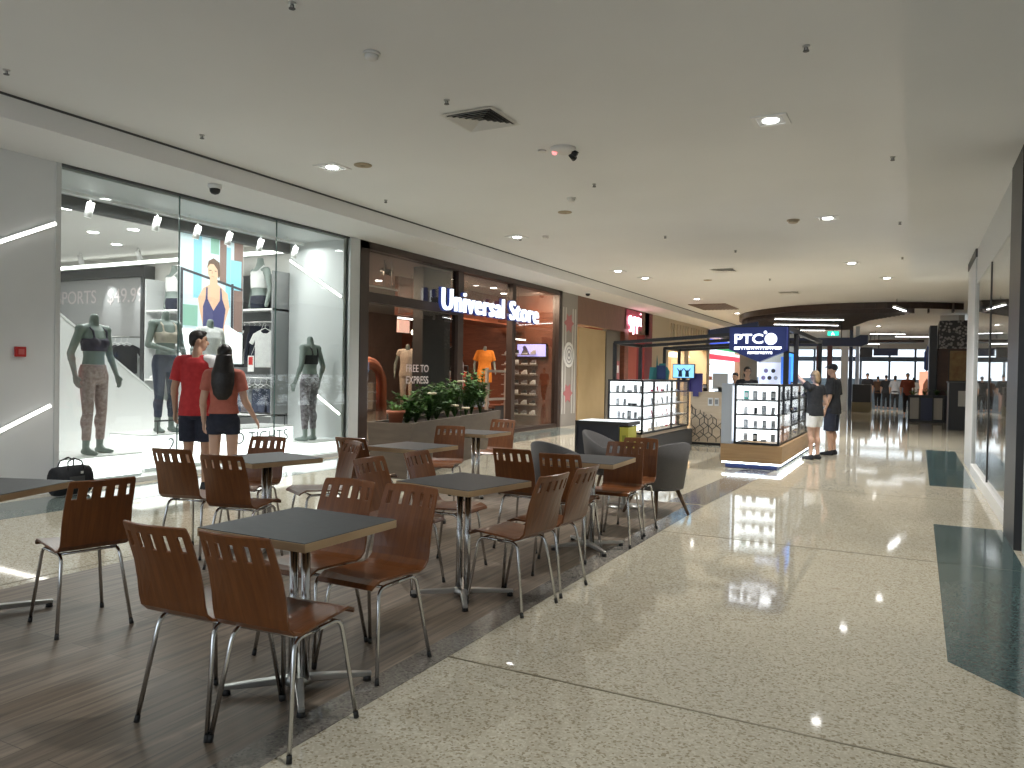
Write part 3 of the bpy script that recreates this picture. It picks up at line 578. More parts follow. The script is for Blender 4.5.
# ------------------------------------------------------------------ clothing store with the lettered sign
M_rwood=woodmat('red_wood',(.13,.04,.02),(.21,.07,.035),(2.5,2.5,18),.45)
M_conc=noisy('warm_grey',(.16,.125,.105),(.20,.155,.13),2,.7)
U0,U1=10.78,19.55
struct(B('wall_shopfront_left_post',M_brown,-8.9,-8.66,U0,U0+.24,0,3.77)); struct(B('wall_shopfront_right_post',M_brown,-8.85,-8.66,U1-.2,U1,0,3.77)); struct(B('trim_shopfront_head',M_brown,-8.88,-8.66,U0,U1,3.64,3.77))
struct(B('trim_transom',M_brown,-8.84,-8.68,U0+.24,14.1,2.70,2.88))
struct(B('trim_mullion',M_brown,-8.84,-8.68,14.1,14.32,0,3.64)); struct(B('trim_mullion',M_brown,-8.84,-8.68,16.62,16.80,0,3.64)); struct(B('trim_sill',M_brown,-8.82,-8.68,U0+.24,14.1,0,.10)); struct(B('trim_sill',M_brown,-8.82,-8.68,16.8,U1-.2,0,.10))
struct(B('window_5',M_glassd,-8.765,-8.755,U0+.24,14.1,.10,2.70)); struct(B('window_6',M_glassd,-8.765,-8.755,U0+.24,14.1,2.88,3.64)); struct(B('window_7',M_glassd,-8.765,-8.755,16.8,U1-.2,.10,3.64)); struct(B('window_8',M_glassd,-8.765,-8.755,14.32,16.62,2.75,3.64))
struct(B('wall_clothing_side',M_rwood,-14,-8.85,U1-.08,U1,0,3.77)); struct(B('wall_clothing_near',M_conc,-14,-8.9,10.66,U0,0,3.77)); struct(B('wall_clothing_back',M_conc,-14.15,-14,10.6,U1,0,3.77)); struct(B('ceiling_clothing',noisy('dusky_ceiling',(.36,.29,.26),(.40,.32,.29),2,.8),-14,-8.85,10.62,U1,3.66,3.8)); struct(B('floor_clothing',noisy('dark_floor',(.07,.045,.035),(.10,.065,.05),4,.4),-14,-8.86,U0,U1,.001,.012))
struct(B('column_shop',M_dgrey,-9.35,-9.10,13.38,14.45,.013,3.66))
struct(B('beam_clothing',M_rwood,-12.4,-9.2,16.4,19.4,2.86,3.62)) if 0 else None
bk=thing('bulkhead_panel','red timber bulkhead hanging behind the store sign inside the clothing shop','panel',(-10.6,16.9,2.80)); MB().box(-.05,.05,-2.4,2.4,0,.86).build('board',M_rwood,bk); MB().box(-.05,.9,-2.4,2.4,-.04,0).build('soffit_board',M_rwood,bk)
sg=thing('store_sign','white backlit lettering reading Universal Store across the clothing shopfront','sign',(-8.52,15.46,2.965))
fit(text('lettering','Universal Store',emis('sign_white',(.84,.92,1.),1.15),.575,(0,0,0),FX,sg,.035,.002,1.0,space=1.12),4.50,.455)
fit(text('letter_return',"Universal Store",mat('sign_return',(.01,.02,.08),.4,emit=(.05,.10,.5),es=.25),.575,(-.05,0,0),FX,sg,.03,.010,1.0,space=1.12),4.53,.485)
for y in (-2.0,0,2.0): MB().box(-.22,-.05,y-.02,y+.02,-.05,.05).build('bracket',M_black,sg)
wl=thing('window_lettering','pale window lettering reading free to express on the clothing shop glass','lettering',(-8.745,12.62,1.40))
M_wl=mat('window_vinyl',(.40,.36,.35),.5)
text('lettering','FREE TO',M_wl,.21,(0,.08,.12),FX,wl,.002); text('lettering','EXPRESS',M_wl,.21,(0,.08,-.11),FX,wl,.002)
# goods seen through the glass
orange=noisy('orange_cotton',(.62,.20,.02),(.70,.24,.03),14,.8)
w=figure('mannequin','headless mannequin in orange t-shirt raised in the clothing shop doorway','mannequin',(-10.25,18.05,.62),R(-140),1.72,M_mann,J=AR,headless=True,vox=.014,fingers=False,clothes=[('shirt',orange,shirt(.80,.8,.03)),('shorts',orange,shorts(.75,.03))])
t=thing('podium','dark square podium under the orange mannequin','podium',(-10.25,18.05,.013)); MB().box(-.4,.4,-.4,.4,0,.58).build('body',M_dgrey,t,bevel=.01); MB().box(-.42,.42,-.42,.42,.58,.605).build('top',M_rwood,t)
w=figure('mannequin','headless mannequin in white vest behind the clothing shop glass','mannequin',(-10.3,14.55,.50),R(-140),1.74,M_mann,J=AR,headless=True,vox=.014,fingers=False,clothes=[('vest',M_beige,shirt(.84,.30,.02)),('leggings',M_beige,leggings(.9,.014))])
t=thing('podium','dark square podium under the mannequin in the white vest','podium',(-10.3,14.55,.013)); MB().box(-.4,.4,-.4,.4,0,.47).build('body',M_dgrey,t,bevel=.01); MB().box(-.42,.42,-.42,.42,.47,.485).build('top',M_rwood,t)
w=figure('mannequin','headless mannequin in camouflage beside the clothing shop doorway','mannequin',(-9.75,15.85,.30),R(-70),1.80,M_mann,J=AR,headless=True,vox=.014,fingers=False,clothes=[('shirt',M_camo,shirt(.80,.8,.03)),('leggings',M_beige,leggings(.9,.016))])
t=thing('podium','dark square podium under the mannequin in camouflage','podium',(-9.75,15.85,.013)); MB().box(-.36,.36,-.36,.36,0,.27).build('body',M_dgrey,t,bevel=.01); MB().box(-.38,.38,-.38,.38,.27,.285).build('top',M_rwood,t)
# ladder rack at the doorway
t=thing('ladder_rack','pale freestanding ladder rack at the clothing shop doorway','rack',(-9.3,17.0,.013),R(0)); pl=mat('pale_timber',(.42,.36,.31),.6)
for y in (-.5,.5): MB().box(-.03,.03,y-.04,y+.04,0,1.58).build('stile',pl,t)
for z in (.10,.80,1.50): MB().box(-.025,.025,-.46,.46,z-.03,z+.03).build('rung',pl,t)
B('foot',pl,-.25,.25,-.56,-.44,0,.05,t); B('foot',pl,-.25,.25,.44,.56,0,.05,t)
redc=noisy('red_jersey',(.42,.03,.025),(.5,.04,.03),14,.8); maroon=noisy('maroon_jersey',(.16,.015,.05),(.2,.02,.07),14,.8); denim=noisy('light_denim',(.26,.34,.42),(.36,.44,.52),20,.8)
def rail2(lb,x0,x1,y,z):
    t=thing('clothes_rail',lb,'clothes rail',((x0+x1)/2,y,.013)); L=(x1-x0)/2; b=MB(); b.tube([(-L,0,z),(L,0,z)],.014); b.build('bar',M_black,t)
    for x in (-L,L): MB().bar((x,0,0),(x,0,z+.01),.03).build('post',M_black,t); MB().bar((x,-.22,.014),(x,.22,.014),.028).build('foot',M_black,t)
rail2('low black clothes rail left of the doorway of the clothing shop',-11.7,-10.0,16.75,1.62); rail2('black clothes rail near the left glass of the clothing shop',-12.4,-10.7,12.9,1.75); rail2('tall black clothes rail deep in the clothing shop',-12.8,-11.2,18.3,2.3)
for i,(n,m,kd) in enumerate((('red',redc,'top'),('red',redc,'top'),('grey',M_grycot,'top'),('red',redc,'top'),('light blue denim',denim,'jacket'),('grey',M_grycot,'top'),('red',redc,'top'))):
    hang(kd,n+'w',m,-11.5+i*.22,16.75,1.4805,R(60),'garments on the low rail by the shop doorway','%s garment on the low rail by the clothing shop doorway'%n,.62,.5)
for i,(n,m,kd) in enumerate((('maroon',maroon,'jacket'),('black',M_blkc,'jacket'),('maroon',maroon,'jacket'),('navy',M_navyc,'top'),('black',M_blkc,'jacket'),('maroon',maroon,'jacket'))):
    hang(kd,n+'v',m,-12.2+i*.25,12.9,1.6105,R(55),'garments on the rail behind the left glass','%s garment on the rail behind the left glass of the clothing shop'%n,.7,.5)
for i,(n,m,kd) in enumerate((('orange',orange,'top'),('black',M_blkc,'top'),('orange',orange,'top'),('black',M_blkc,'jacket'),('black',M_blkc,'top'))):
    hang(kd,n+'z',m,-12.6+i*.3,18.3,2.1605,R(65),'garments on the tall rail deep in the shop','%s garment on the tall rail deep in the clothing shop'%n,.66,.5)
t=thing('denim_stack_table','low dark table of folded jeans at the doorway of the clothing shop','table',(-9.75,16.75,.013)); B('top',M_rwood,-.28,.28,-.5,.5,.55,.60,t)
for x in (-.25,.25):
    for y in (-.46,.46): B('leg',M_black,x-.02,x+.02,y-.02,y+.02,0,.55,t)
for j in range(2):
    for i in range(3): B('cloth',denim,-.18,.18,-.14,.14,0,.06,tag(thing('folded_jeans','light denim jeans folded on the low table by the shop doorway','clothes',(-9.75,16.55+.4*j,.614+.062*i),0,'jeans folded on the low table')))
for i,(y,z,r) in enumerate(((12.15,1.15,.42),(12.75,1.25,.40))):
    t=thing('arch_stand','%s orange arch-shaped display stand behind the left glass of the clothing shop'%('front','rear')[i],'stand',(-9.5-.5*i,y,.013)); b=MB(); b.tube([(0,-r,0),(0,-r,z)]+[(0,-r*math.cos(a),z+r*math.sin(a)) for a in [PI*k/10 for k in range(1,10)]]+[(0,r,z),(0,r,0)],.09,10); b.build('arch',mat('arch_orange',(.50,.13,.05),.5),t)
    MB().box(-.2,.2,-r-.12,r+.12,0,.03).build('base',M_dgrey,t)
sw=thing('slat_shelving','shoe shelves on the red timber side wall of the clothing shop','shelf',(-9.75,19.46,0))
B('back_panel',M_rwood,-.85,.85,-.01,.0,.1,2.6,sw)
for i in range(7): B('shelf',pl,-.62,.42,-.24,-.01,.30+i*.28,.32+i*.28,sw)
for i in range(7):
    for j in range(4):
        put_shoe((i+j)%3,(-10.22+j*.27,19.30,.332+i*.28),R(60),'%s trainer on the shoe shelves of the red timber side wall'%shn[(i+j)%3],'trainers on the red timber wall')
t=thing('wall_screen','glowing lilac screen on the red timber wall above the trainers','screen',(-9.42,19.36,2.12)); B('bezel',M_black,-.52,.40,-.03,.06,-.19,.19,t); b=MB(); b.box(-.50,.38,-.034,-.03,-.17,.17); b.build('display',emis('lilac_screen',(.42,.40,.95),1.5),t); MB().prism([(x,-.036,z) for x,z in ((-.40,-.14),(-.32,.02),(-.34,.10),(-.26,.14),(-.2,.06),(-.1,-.14))],(0,0,0),(0,.002,0)).build('picture',mat('lilac_dark',(.08,.07,.2),.5),t)
t=thing('sign_box','small lit pinkish sign hanging above the mannequin in the white vest','sign',(-10.9,15.2,2.55)); B('box',emis('warm_sign',(1,.62,.50),.9),-.03,.03,-.22,.22,-.15,.15,t); MB().cyl((0,0,.15),(0,0,1.2),.01,seg=6).build('rod',M_black,t)
gl=thing('globe_lamp','small glowing globe lamp behind the left glass of the clothing shop','lamp',(-10.1,14.5,2.36)); MB().ball((0,0,0),.07).build('globe',emis('globe_glow',(1.,.88,.72),7.),gl,smooth=True); MB().cyl((0,0,.06),(0,0,1.4),.008,seg=6).build('cord',M_black,gl)
# rods and spotlights behind the transom
t=thing('hanging_rail','grey rail hung on rods behind the left transom of the clothing shop','rail',(-9.3,12.0,3.1)); MB().bar((0,-.75,0),(0,.75,0),.03).build('bar',M_brush,t)
for y in (-.5,-.25,.3,.55): MB().cyl((0,y,.0),(0,y,.56),.009,seg=6).build('rod',M_brush,t)
for i,y in enumerate((11.6,12.75)):
    t=thing('shop_spotlight','black spotlight behind the %s end of the transom glass'%('left','right')[i],'light',(-9.6,y,3.655)); MB().cyl((0,0,0),(0,0,-.12),.012,seg=8).build('stem',M_black,t); MB().cyl((-.10,0,-.13),(.14,0,-.19),.05,.065,12).build('can',M_black,t)
for i,(x,y) in enumerate(((-9.6,17.3),(-10.0,18.6),(-11.5,15.0),(-11.5,12.0))):
    if i==0: dw=downl('warm round downlight in the clothing shop ceiling',x,y,3.655,.08,'clothing shop downlights')
    else: dup(dw,(x,y,3.655))
# small tube lights
for i,(x,y,z) in enumerate(((-10.2,11.6,2.66),(-10.2,14.3,2.66),(-9.6,18.9,2.40))):
    t=thing('tube_light','short glowing tube light %s in the clothing shop'%('behind the left glass','behind the dark column','in front of the red side wall')[i],'light',(x,y,z)); MB().tube([(0,-.28,0),(0,.28,0)],.02).build('tube',M_led,t)
    for yy in (-.2,.2): MB().cyl((0,yy,.015),(0,yy,3.66-z),.005,seg=5).build('wire',M_black,t)
# ------------------------------------------------------------------ striped pillar and next shops
struct(B('wall_striped_pillar',mat('pillar_taupe',(.27,.25,.23),.55),-9.2,-8.70,19.56,20.75,0,3.77))
for i,y in enumerate((19.72,19.90,20.40,20.58)):
    B('stripe',mat('stripe_pale',(.5,.48,.46),.5),-.004,.006,-.035,.035,0,3.0,tag(thing('pillar_stripe','pale vertical stripe on the pillar, %s from the clothing shop'%('first','second','third','fourth')[i],'stripe',(-8.695,y,.35))))
lg=thing('round_sign','round white logo disc on the striped pillar','sign',(-8.69,20.1,2.02)); M_lg=mat('disc_white',(.66,.65,.64),.5)
b=MB(); b.cyl((0,0,0),(.02,0,0),.36,seg=28); b.build('disc',M_lg,lg)
def ringx(r0,r1,x,m,name):
    b=MB(); n=28
    for i in range(n):
        a,c=2*PI*i/n,2*PI*(i+1)/n; b.face([(x,r0*math.cos(a),r0*math.sin(a)),(x,r0*math.cos(c),r0*math.sin(c)),(x,r1*math.cos(c),r1*math.sin(c)),(x,r1*math.cos(a),r1*math.sin(a))])
    b.build(name,m,lg)
M_lgd=mat('disc_grey',(.22,.22,.23),.5); ringx(.13,.17,.022,M_lgd,'inner_ring'); ringx(.24,.27,.022,M_lgd,'outer_ring'); MB().cyl((.02,0,0),(.024,0,0),.06,seg=14).build('centre_dot',M_lgd,lg)
M_pk=mat('mural_pink',(.40,.14,.15),.6)
for i,z in enumerate((2.92,.93)):
    t=thing('pink_motif','faded pink motif on the striped pillar %s the round disc'%('above','below')[i],'decal',(-8.69,20.1,z))
    b=MB(); b.prism([(0,.34*math.sin(a)*(1 if k%2 else .6),.30*math.cos(a)*(1 if k%2 else .6)) for k,a in enumerate([2*PI*j/12 for j in range(12)])],(-.006,0,0),(.012,0,0)); b.build('shape',M_pk,t)
# neon boutique
V0,V1=20.75,27.6
struct(B('wall_boutique_fascia',woodmat('fascia_slat',(.16,.085,.055),(.23,.125,.085),(3,30,3),.5),-8.95,-8.70,V0,V1,2.95,3.77)); struct(B('wall_boutique_post',M_rwood,-9.0,-8.70,24.9,25.3,0,2.95)); struct(B('wall_boutique_end',mat('wine_red',(.20,.025,.03),.5),-9.0,-8.70,27.1,28.0,0,3.77))
struct(B('wall_boutique_side',mat('rose_wall',(.36,.13,.11),.7),-13.0,-9.0,V1,V1+.15,0,3.6)); struct(B('wall_boutique_back',mat('rose_wall2',(.36,.15,.12),.7),-13.2,-13.0,V0,V1,0,3.6)); struct(B('wall_boutique_near',mat('honey_wall',(.50,.36,.20),.6),-13.0,-9.2,V0-.0,V0+.12,0,3.6)); struct(B('ceiling_boutique',M_offw,-13,-8.95,V0,V1,3.3,3.42)); struct(B('floor_boutique',mat('honey_floor',(.40,.28,.17),.35),-13,-8.8,V0,V1,.001,.012))
struct(B('wall_boutique_screen',noisy('gold_panel',(.50,.37,.20),(.56,.43,.25),1.2,.5),-9.0,-8.9,21.35,23.6,0.013,2.9)); struct(B('wall_boutique_grey',mat('olive_grey',(.19,.175,.15),.5),-9.02,-8.86,23.6,24.9,.013,2.95))
ns=thing('neon_sign','pink glowing neon script sign above the rose-coloured boutique','sign',(-8.62,25.75,3.36)); neon=emis('neon_pink',(1.,.42,.52),5.)
def nl(pts): MB().tube([(0,a*.85,b*.85) for a,b in pts],.030,7).build('neon_tube',neon,ns)
cv=lambda cx,cy,r,a0,a1,n=9,sy=1.:[(cx+r*math.cos(R(a0+(a1-a0)*i/n)),cy+sy*r*math.sin(R(a0+(a1-a0)*i/n))) for i in range(n+1)]
nl(cv(-.62,0,.17,30,330,10)+[(-.46,.1),(-.47,-.3)]+cv(-.60,-.30,.13,0,-140,6)); nl([(-.22,.16),(-.22,-.55)]+[]); nl(cv(-.07,0,.16,170,-170,12)); nl([(.22,.16),(.22,-.50)]); nl(cv(.37,0,.16,170,-170,12)); nl([(.68,.16),(.68,-.12),(.76,-.15)]); nl([(.68,.32),(.69,.35)])
MB().prism([(-.06,-.85,-.3),(-.06,.85,-.3),(-.06,.85,.36),(-.06,-.85,.36)],(0,0,0),(.02,0,0)).build('halo_plate',mat('neon_halo',(.35,.06,.10),.5),ns)  # pink halo of the neon is put into the plate colour
t=thing('wall_ticket','rose notice panel on the olive post of the boutique','sign',(-8.84,24.5,1.5)); B('board',M_pk,-.01,.02,-.28,.28,-.45,.45,t); B('print',M_lg,.02,.024,-.2,.2,.05,.30,t)
figure('person','dark-haired person in pale top inside the rose-coloured boutique','person',(-9.7,26.3,0.013),R(-60),1.62,M_skin2,hair=M_hairb,hairfn=hair_long,vox=.016,fingers=False,clothes=[('shirt',M_pk,shirt(.80,.8,.02)),('trousers',M_whc,leggings(.95,.02))])
for i,(x,y) in enumerate(((-9.6,21.6),(-9.6,23.2),(-9.5,25.8),(-11,24),(-11,26))):
    if i==0: bw=downl('warm downlight in the rose boutique ceiling',x,y,3.295,.10,'boutique downlights')
    else: dup(bw,(x,y,3.295))
# beige shop and the far warm shop
struct(B('wall_beige_post',mat('beige_wall',(.50,.43,.32),.6),-9.1,-8.70,28.0,30.2,0,3.77)); struct(B('wall_beige_fascia',mat('beige_fascia',(.55,.47,.35),.6),-8.95,-8.70,30.2,37.0,2.7,3.77)); struct(B('wall_beige_back',mat('cream_wall',(.60,.47,.32),.6),-10.6,-10.4,28,37.2,0,3.5)); struct(B('wall_beige_post',mat('beige_wall',(.38,.32,.23)),-9.0,-8.70,32.6,33.3,0,2.7)); struct(B('wall_beige_end',mat('beige_wall',(.3,.3,.3)),-10.4,-8.7,36.6,37.2,0,3.77)); struct(B('ceiling_beige',M_offw,-10.5,-8.9,28,37,3.5,3.6))
fs=thing('fascia_slats','row of thin pale fins across the beige shop fascia','fascia',(-8.69,33.5,3.0))
for i in range(14): B('fin',mat('fin_pale',(.52,.44,.33),.5),-.005,.05,-3.1+i*.45,-2.98+i*.45,0,.62,fs)
pd=None
for i,y in enumerate((30.9,31.9,33.9,34.8,35.8)):
    if pd is None:
        pd=thing('pendant_lamp','warm dome pendant lamp in the beige shop','lamp',(-9.6,y,2.35),0,'pendants in the beige shop'); b=MB(); b.lathe((0,0,0),[(.30,0),(.26,.12),(.12,.2),(.03,.22)],18); b.build('shade',emis('shade_glow',(1.,.74,.48),2.2),pd,smooth=True); MB().cyl((0,0,.21),(0,0,1.15),.008,seg=6).build('cord',M_black,pd)
    else: dup(pd,(-9.6,y,2.35))
struct(B('wall_far_left',mat('far_wall',(.46,.40,.33),.7),-9.0,-8.7,44.5,50,0,4)); struct(B('wall_far_back',mat('warm_back',(.66,.42,.30),.7),-10.6,-10.4,37.2,44.5,0,4)); struct(B('ceiling_far_shop',M_offw,-10.5,-8.75,37.2,44.5,3.5,3.6))
t=thing('shop_fascia','blue, green and red banded fascia of the far warm-lit shop','fascia',(-8.7,40.8,2.35)); 
B('blue_band',emis('fascia_blue',(.03,.08,.6),1.),-.1,.0,-3.6,3.6,.62,.98,t); B('green_band',emis('fascia_green',(.03,.35,.12),.8),-.1,.0,-3.6,3.6,.50,.62,t); B('white_band',emis('fascia_white',(.9,.85,.85),1.),-.1,.0,-3.6,3.6,.24,.38,t); B('red_band',emis('fascia_red',(.75,.05,.09),1.),-.1,.0,-3.6,3.6,.0,.24,t)
for i in range(5):
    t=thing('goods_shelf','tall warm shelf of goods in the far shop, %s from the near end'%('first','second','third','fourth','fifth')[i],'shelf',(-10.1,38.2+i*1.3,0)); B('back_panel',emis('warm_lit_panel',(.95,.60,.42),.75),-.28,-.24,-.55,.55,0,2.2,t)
    for z in (.3,.8,1.3,1.8,2.18): B('shelf',pl,-.24,.12,-.55,.55,z,z+.03,t)
    for k in range(4): B('goods',mat('goods%d'%((i+k)%3),((.30,.10,.05),(.45,.32,.2),(.2,.06,.03))[(i+k)%3],.6),-.15,.06,-.45+.2*k,-.32+.2*k,1.331,1.52,t)
# ------------------------------------------------------------------ phone kiosk
M_lit=emis('case_glow_panel',(.93,.98,1.),2.0); M_shelf=mat('case_shelf',(.72,.74,.76),.3)  # case panels are made to glow, standing in for LED strips under the shelves
gadget=[mat('gadget_black',(.02,.02,.025),.35),mat('gadget_white',(.7,.7,.72),.4),mat('gadget_silver',(.42,.43,.46),.3,.5),mat('gadget_teal',(.03,.36,.30),.4),mat('gadget_violet',(.22,.2,.4),.4),mat('gadget_red',(.5,.05,.12),.4)]
gproto={}
def goods(k,kind,loc,rz,lb,group):
    if (k,kind) not in gproto:
        t=thing('phone_case_box' if kind==0 else ('phone' if kind==1 else 'charger_pack'),lb,'accessory',loc,rz,group)
        if kind==0: MB().box(-.045,.045,-.012,.012,0,.17).build('box',gadget[k],t,bevel=.004); MB().box(-.03,.03,-.0135,-.012,.04,.13).build('window',gadget[1 if k!=1 else 2],t)
        elif kind==1: MB().boxm(.075,.012,.15,Matrix.Translation((0,0,.075))@Matrix.Rotation(R(-12),4,'X')).build('handset',gadget[k],t,bevel=.004); MB().box(-.03,.03,.0,.06,-.0,.008).build('stand',gadget[2],t)
        else: MB().box(-.06,.06,-.03,.03,0,.05).build('pack',gadget[k],t,bevel=.008); MB().box(-.05,.05,-.031,-.03,.01,.04).build('label_panel',gadget[(k+1)%3],t)
        gproto[(k,kind)]=t
    else: t=dup(gproto[(k,kind)],loc,rz,lb,group)
    t['label']=lb; t['group']=group; t['category']='accessory'; q=rnd.uniform(.62,.85); t.scale=(q,q,q); return t
def showcase(name,lb,cx,x0,x1,y0,y1,z0,z1,shelves,front='y',dividers=(),mid=None):
    """glazed case: glowing panels in place of shelf LEDs, shelves, dark frame; long side along Y facing +X, end facing -Y"""
    t=thing(name,lb,'display case',(0,0,0)); f=.035
    b=MB()
    for x in (x0,x1-f):
        for y in (y0,y1-f): b.box(x,x+f,y,y+f,z0,z1)
    for d in dividers: b.box(x1-f,x1,d-f/2,d+f/2,z0,z1)
    for z in (z0,z1-f):
        for x in (x0,x1-f): b.box(x,x+f,y0+f,y1-f,z,z+f)
        for y in (y0,y1-f): b.box(x0+f,x1-f,y,y+f,z,z+f)
    b.build('frame',M_black,t)
    for z in shelves:
        B('shelf',M_shelf,x0+f,x1-.012,y0+.012,y1-f,z,z+.018,t); MB().box(x0+f,x1-f,y0+.004,y0+.012,z-.004,z+.022).box(x1-.012,x1-.004,y0+f,y1-f,z-.004,z+.022).build('shelf_edge',M_dgrey,t)
    B('back_glow_panel',M_lit,x0+f,x0+f+.012,y0+f,mid,z0+f,z1-f,t); B('side_glow_panel',M_lit,x1-.30,x1-.288,mid+.012,y1-f,z0+f,z1-f,t)
    B('rear_glow_panel',M_lit,x0+f+.02,x1-.05,mid,mid+.012,z0+f,z1-f,t)
    B('top_panel',M_lgrey,x0+f,x1-f,y0+f,y1-f,z1-.012,z1-.002,t)
    B('side_glass',M_caseg,x1-.003,x1+.001,y0+f,y1-f,z0+f,z1-f,t); B('end_glass',M_caseg,x0+f,x1-f,y0-.001,y0+.003,z0+f,z1-f,t)
    return t
# right-hand island
Y0,Y1=12.5,18.0
isl=thing('island_base','timber island base of the phone kiosk on a glowing recessed plinth','kiosk base',(0,0,0))
B('timber_band',M_timber,-2.72,-1.78,Y0,Y1,.115,.395,isl,.004); B('plinth',M_navy,-2.66,-1.86,Y0+.10,Y1-.05,.01,.115,isl); B('glow_strip',emis('plinth_glow',(.80,.93,1.),9.),-2.70,-1.80,Y0+.02,Y1-.02,.096,.1149,isl) if 0 else None
b=MB(); b.box(-2.70,-1.80,Y0+.03,Y0+.06,.088,.114).box(-1.83,-1.80,Y0+.06,Y1-.03,.088,.114); b.build('glow_strip',emis('plinth_glow',(.80,.93,1.),9.),isl)
B('end_column',mat('pale_blue_column',(.55,.62,.75),.35),-2.72,-2.56,Y0+.02,Y0+.3,.396,1.36,isl)
c1=showcase('display_case','tall lit glass display case at the near end of the kiosk under the lettered sign',0,-2.53,-1.83,12.56,17.9,.397,1.36,(.64,.86,1.09),dividers=(13.05,13.95,15.0,16.0,17.0),mid=12.98)
sh=(.434,.659,.879,1.109)
rnd=random.Random(3)
for si,z in enumerate(sh):
    lbz=('bottom','second','third','top')[si]
    for i in range(4): goods(rnd.choice((0,1,1,2,2,3)),rnd.choice((0,0,1,2)),(-2.38+i*.14,12.76+rnd.uniform(-.04,.06),z),R(rnd.uniform(-15,15)),'small phone accessory on the %s shelf at the near end of the kiosk case'%lbz,'accessories at the near end, %s shelf'%lbz)
    for i in range(11): goods(rnd.choice((1,1,2,1,4)),rnd.choice((0,0,1,2)),(-1.95+rnd.uniform(-.03,.03),13.25+i*.4,z),R(90+rnd.uniform(-15,15)),'small phone accessory on the %s shelf along the aisle side of the kiosk case'%lbz,'accessories on the aisle side, %s shelf'%lbz)
# left-hand case
base=thing('case_base','cream base panel under the left kiosk display case','kiosk base',(0,0,0)); B('body',M_ply,-4.92,-4.31,13.34,16.5,.05,.40,base); B('toe_kick',M_black,-4.9,-4.33,13.36,16.48,.0,.05,base); B('plinth_ledge',M_dgrey,-4.30,-4.20,13.4,16.5,.01,.34,base)
c2=showcase('display_case','lit glass display case at the left corner of the kiosk behind the tub chairs',0,-4.95,-4.28,13.3,16.5,.402,1.385,(.66,.90,1.14),dividers=(14.0,15.2),mid=13.75)
for si,z in enumerate((.44,.679,.919,1.159)):
    lbz=('bottom','second','third','top')[si]
    for i in range(5): goods(rnd.choice((1,2,1,2,0)),rnd.choice((0,1,2)),(-4.82+i*.11,13.5+rnd.uniform(-.05,.05),z),R(rnd.uniform(-15,15)),'small accessory on the %s shelf of the left corner kiosk case'%lbz,'accessories in the left corner case, %s shelf'%lbz)
    for i in range(7): goods(rnd.choice((1,2,1,2,5)),rnd.choice((0,1,2)),(-4.45,14.05+i*.34,z),R(90+rnd.uniform(-15,15)),'small accessory on the %s shelf along the inner side of the left kiosk case'%lbz,'accessories on the inner side of the left case, %s shelf'%lbz)
# low dark cabinet in front with yellow box
t=thing('low_cabinet','low dark navy cabinet with pale top behind the grey tub chairs','cabinet',(-4.72,12.75,0)); B('body',mat('cab_dark',(.010,.012,.022),.35),-.47,.30,-.3,.3,.04,.60,t); B('end_panel',M_black,-.50,-.47,-.32,.32,0,.66,t); B('toe_kick',M_black,-.47,.30,-.27,.3,0,.04,t); MB().box(-.47,.47,-.32,.32,.60,.66).build('top',M_black,t); MB().box(-.44,.44,-.31,.28,.66,.668).build('lit_top',emis('cab_top',(.75,.80,.84),.3),t)
t=thing('yellow_box','yellow-green box with a dark mark at the end of the low navy cabinet','box',(-4.335,12.68,0)); B('body',mat('yellow_green',(.40,.38,.05),.5),-.075,.075,-.22,.22,0,.58,t); B('mark',mat('mark_olive',(.2,.22,.02),.5),-.03,.04,-.224,-.22,.34,.44,t)
# counter with hexagon-line front
ct=thing('service_counter','pale timber kiosk counter with black hexagon line pattern on its front','counter',(-3.87,16.85,0)); B('body',M_ply,-.40,.40,-.25,.25,.05,1.10,ct); B('toe_kick',M_black,-.41,.41,-.26,.25,0,.05,ct); B('top',M_ply,-.42,.42,-.27,.27,1.10,1.14,ct)
hb=MB()
def hseg(a,c):
    """clip the line to the counter front and add it as a thin strip"""
    t0,t1=0.,1.; dx,dz=c[0]-a[0],c[1]-a[1]
    for p,q in ((-dx,a[0]+.39),(dx,.39-a[0]),(-dz,a[1]-.07),(dz,.86-.55*(a[0]+.39)-a[1]+.0)):
        if abs(p)<1e-9:
            if q<0: return
            continue
        r=q/p
        if p<0: t0=max(t0,r)
        else: t1=min(t1,r)
    if t1-t0<.05: return
    P=lambda t:(a[0]+dx*t,-.256,a[1]+dz*t); hb.bar(P(t0),P(t1),.012,.012)
rx_=.165; rz_=.145
for row in range(5):
    for colm in range(6):
        cx=-.46+colm*rx_*1.0*1.1+(rx_*.55 if row%2 else 0); cz=.08+row*rz_*1.5*.92
        vtx=[(cx+rx_*.55*math.sin(R(60*i)),cz+rz_*.92*math.cos(R(60*i))) for i in range(6)]
        for i in range(3): hseg(vtx[i],vtx[i+1])
        if rnd.random()<.6:
            for i in (rnd.choice((0,1)),2,4): hseg((cx,cz),vtx[i])
hb.build('hexagon_lines',M_dgrey,ct)
for i,x in enumerate((.03,.16)):
    t=thing('notice_card','%s white notice card on the upper front of the hexagon counter'%('wider','narrower')[i],'notice',(-3.87+x,16.592,.93)); B('card',M_white,-.055+.01*i,.055-.01*i,-.004,.004,-.085,.085,t); B('print',M_grycot,-.035,.03,-.006,-.004,-.05,.05,t)
t=thing('register_screen','pale back of a till screen on the kiosk counter','screen',(-3.70,16.85,1.141)); B('panel',M_lgrey,-.16,.16,-.02,.02,.06,.40,t); B('stand',M_dgrey,-.04,.04,-.02,.06,.0,.10,t); B('foot',M_dgrey,-.10,.10,-.08,.10,0,.014,t)
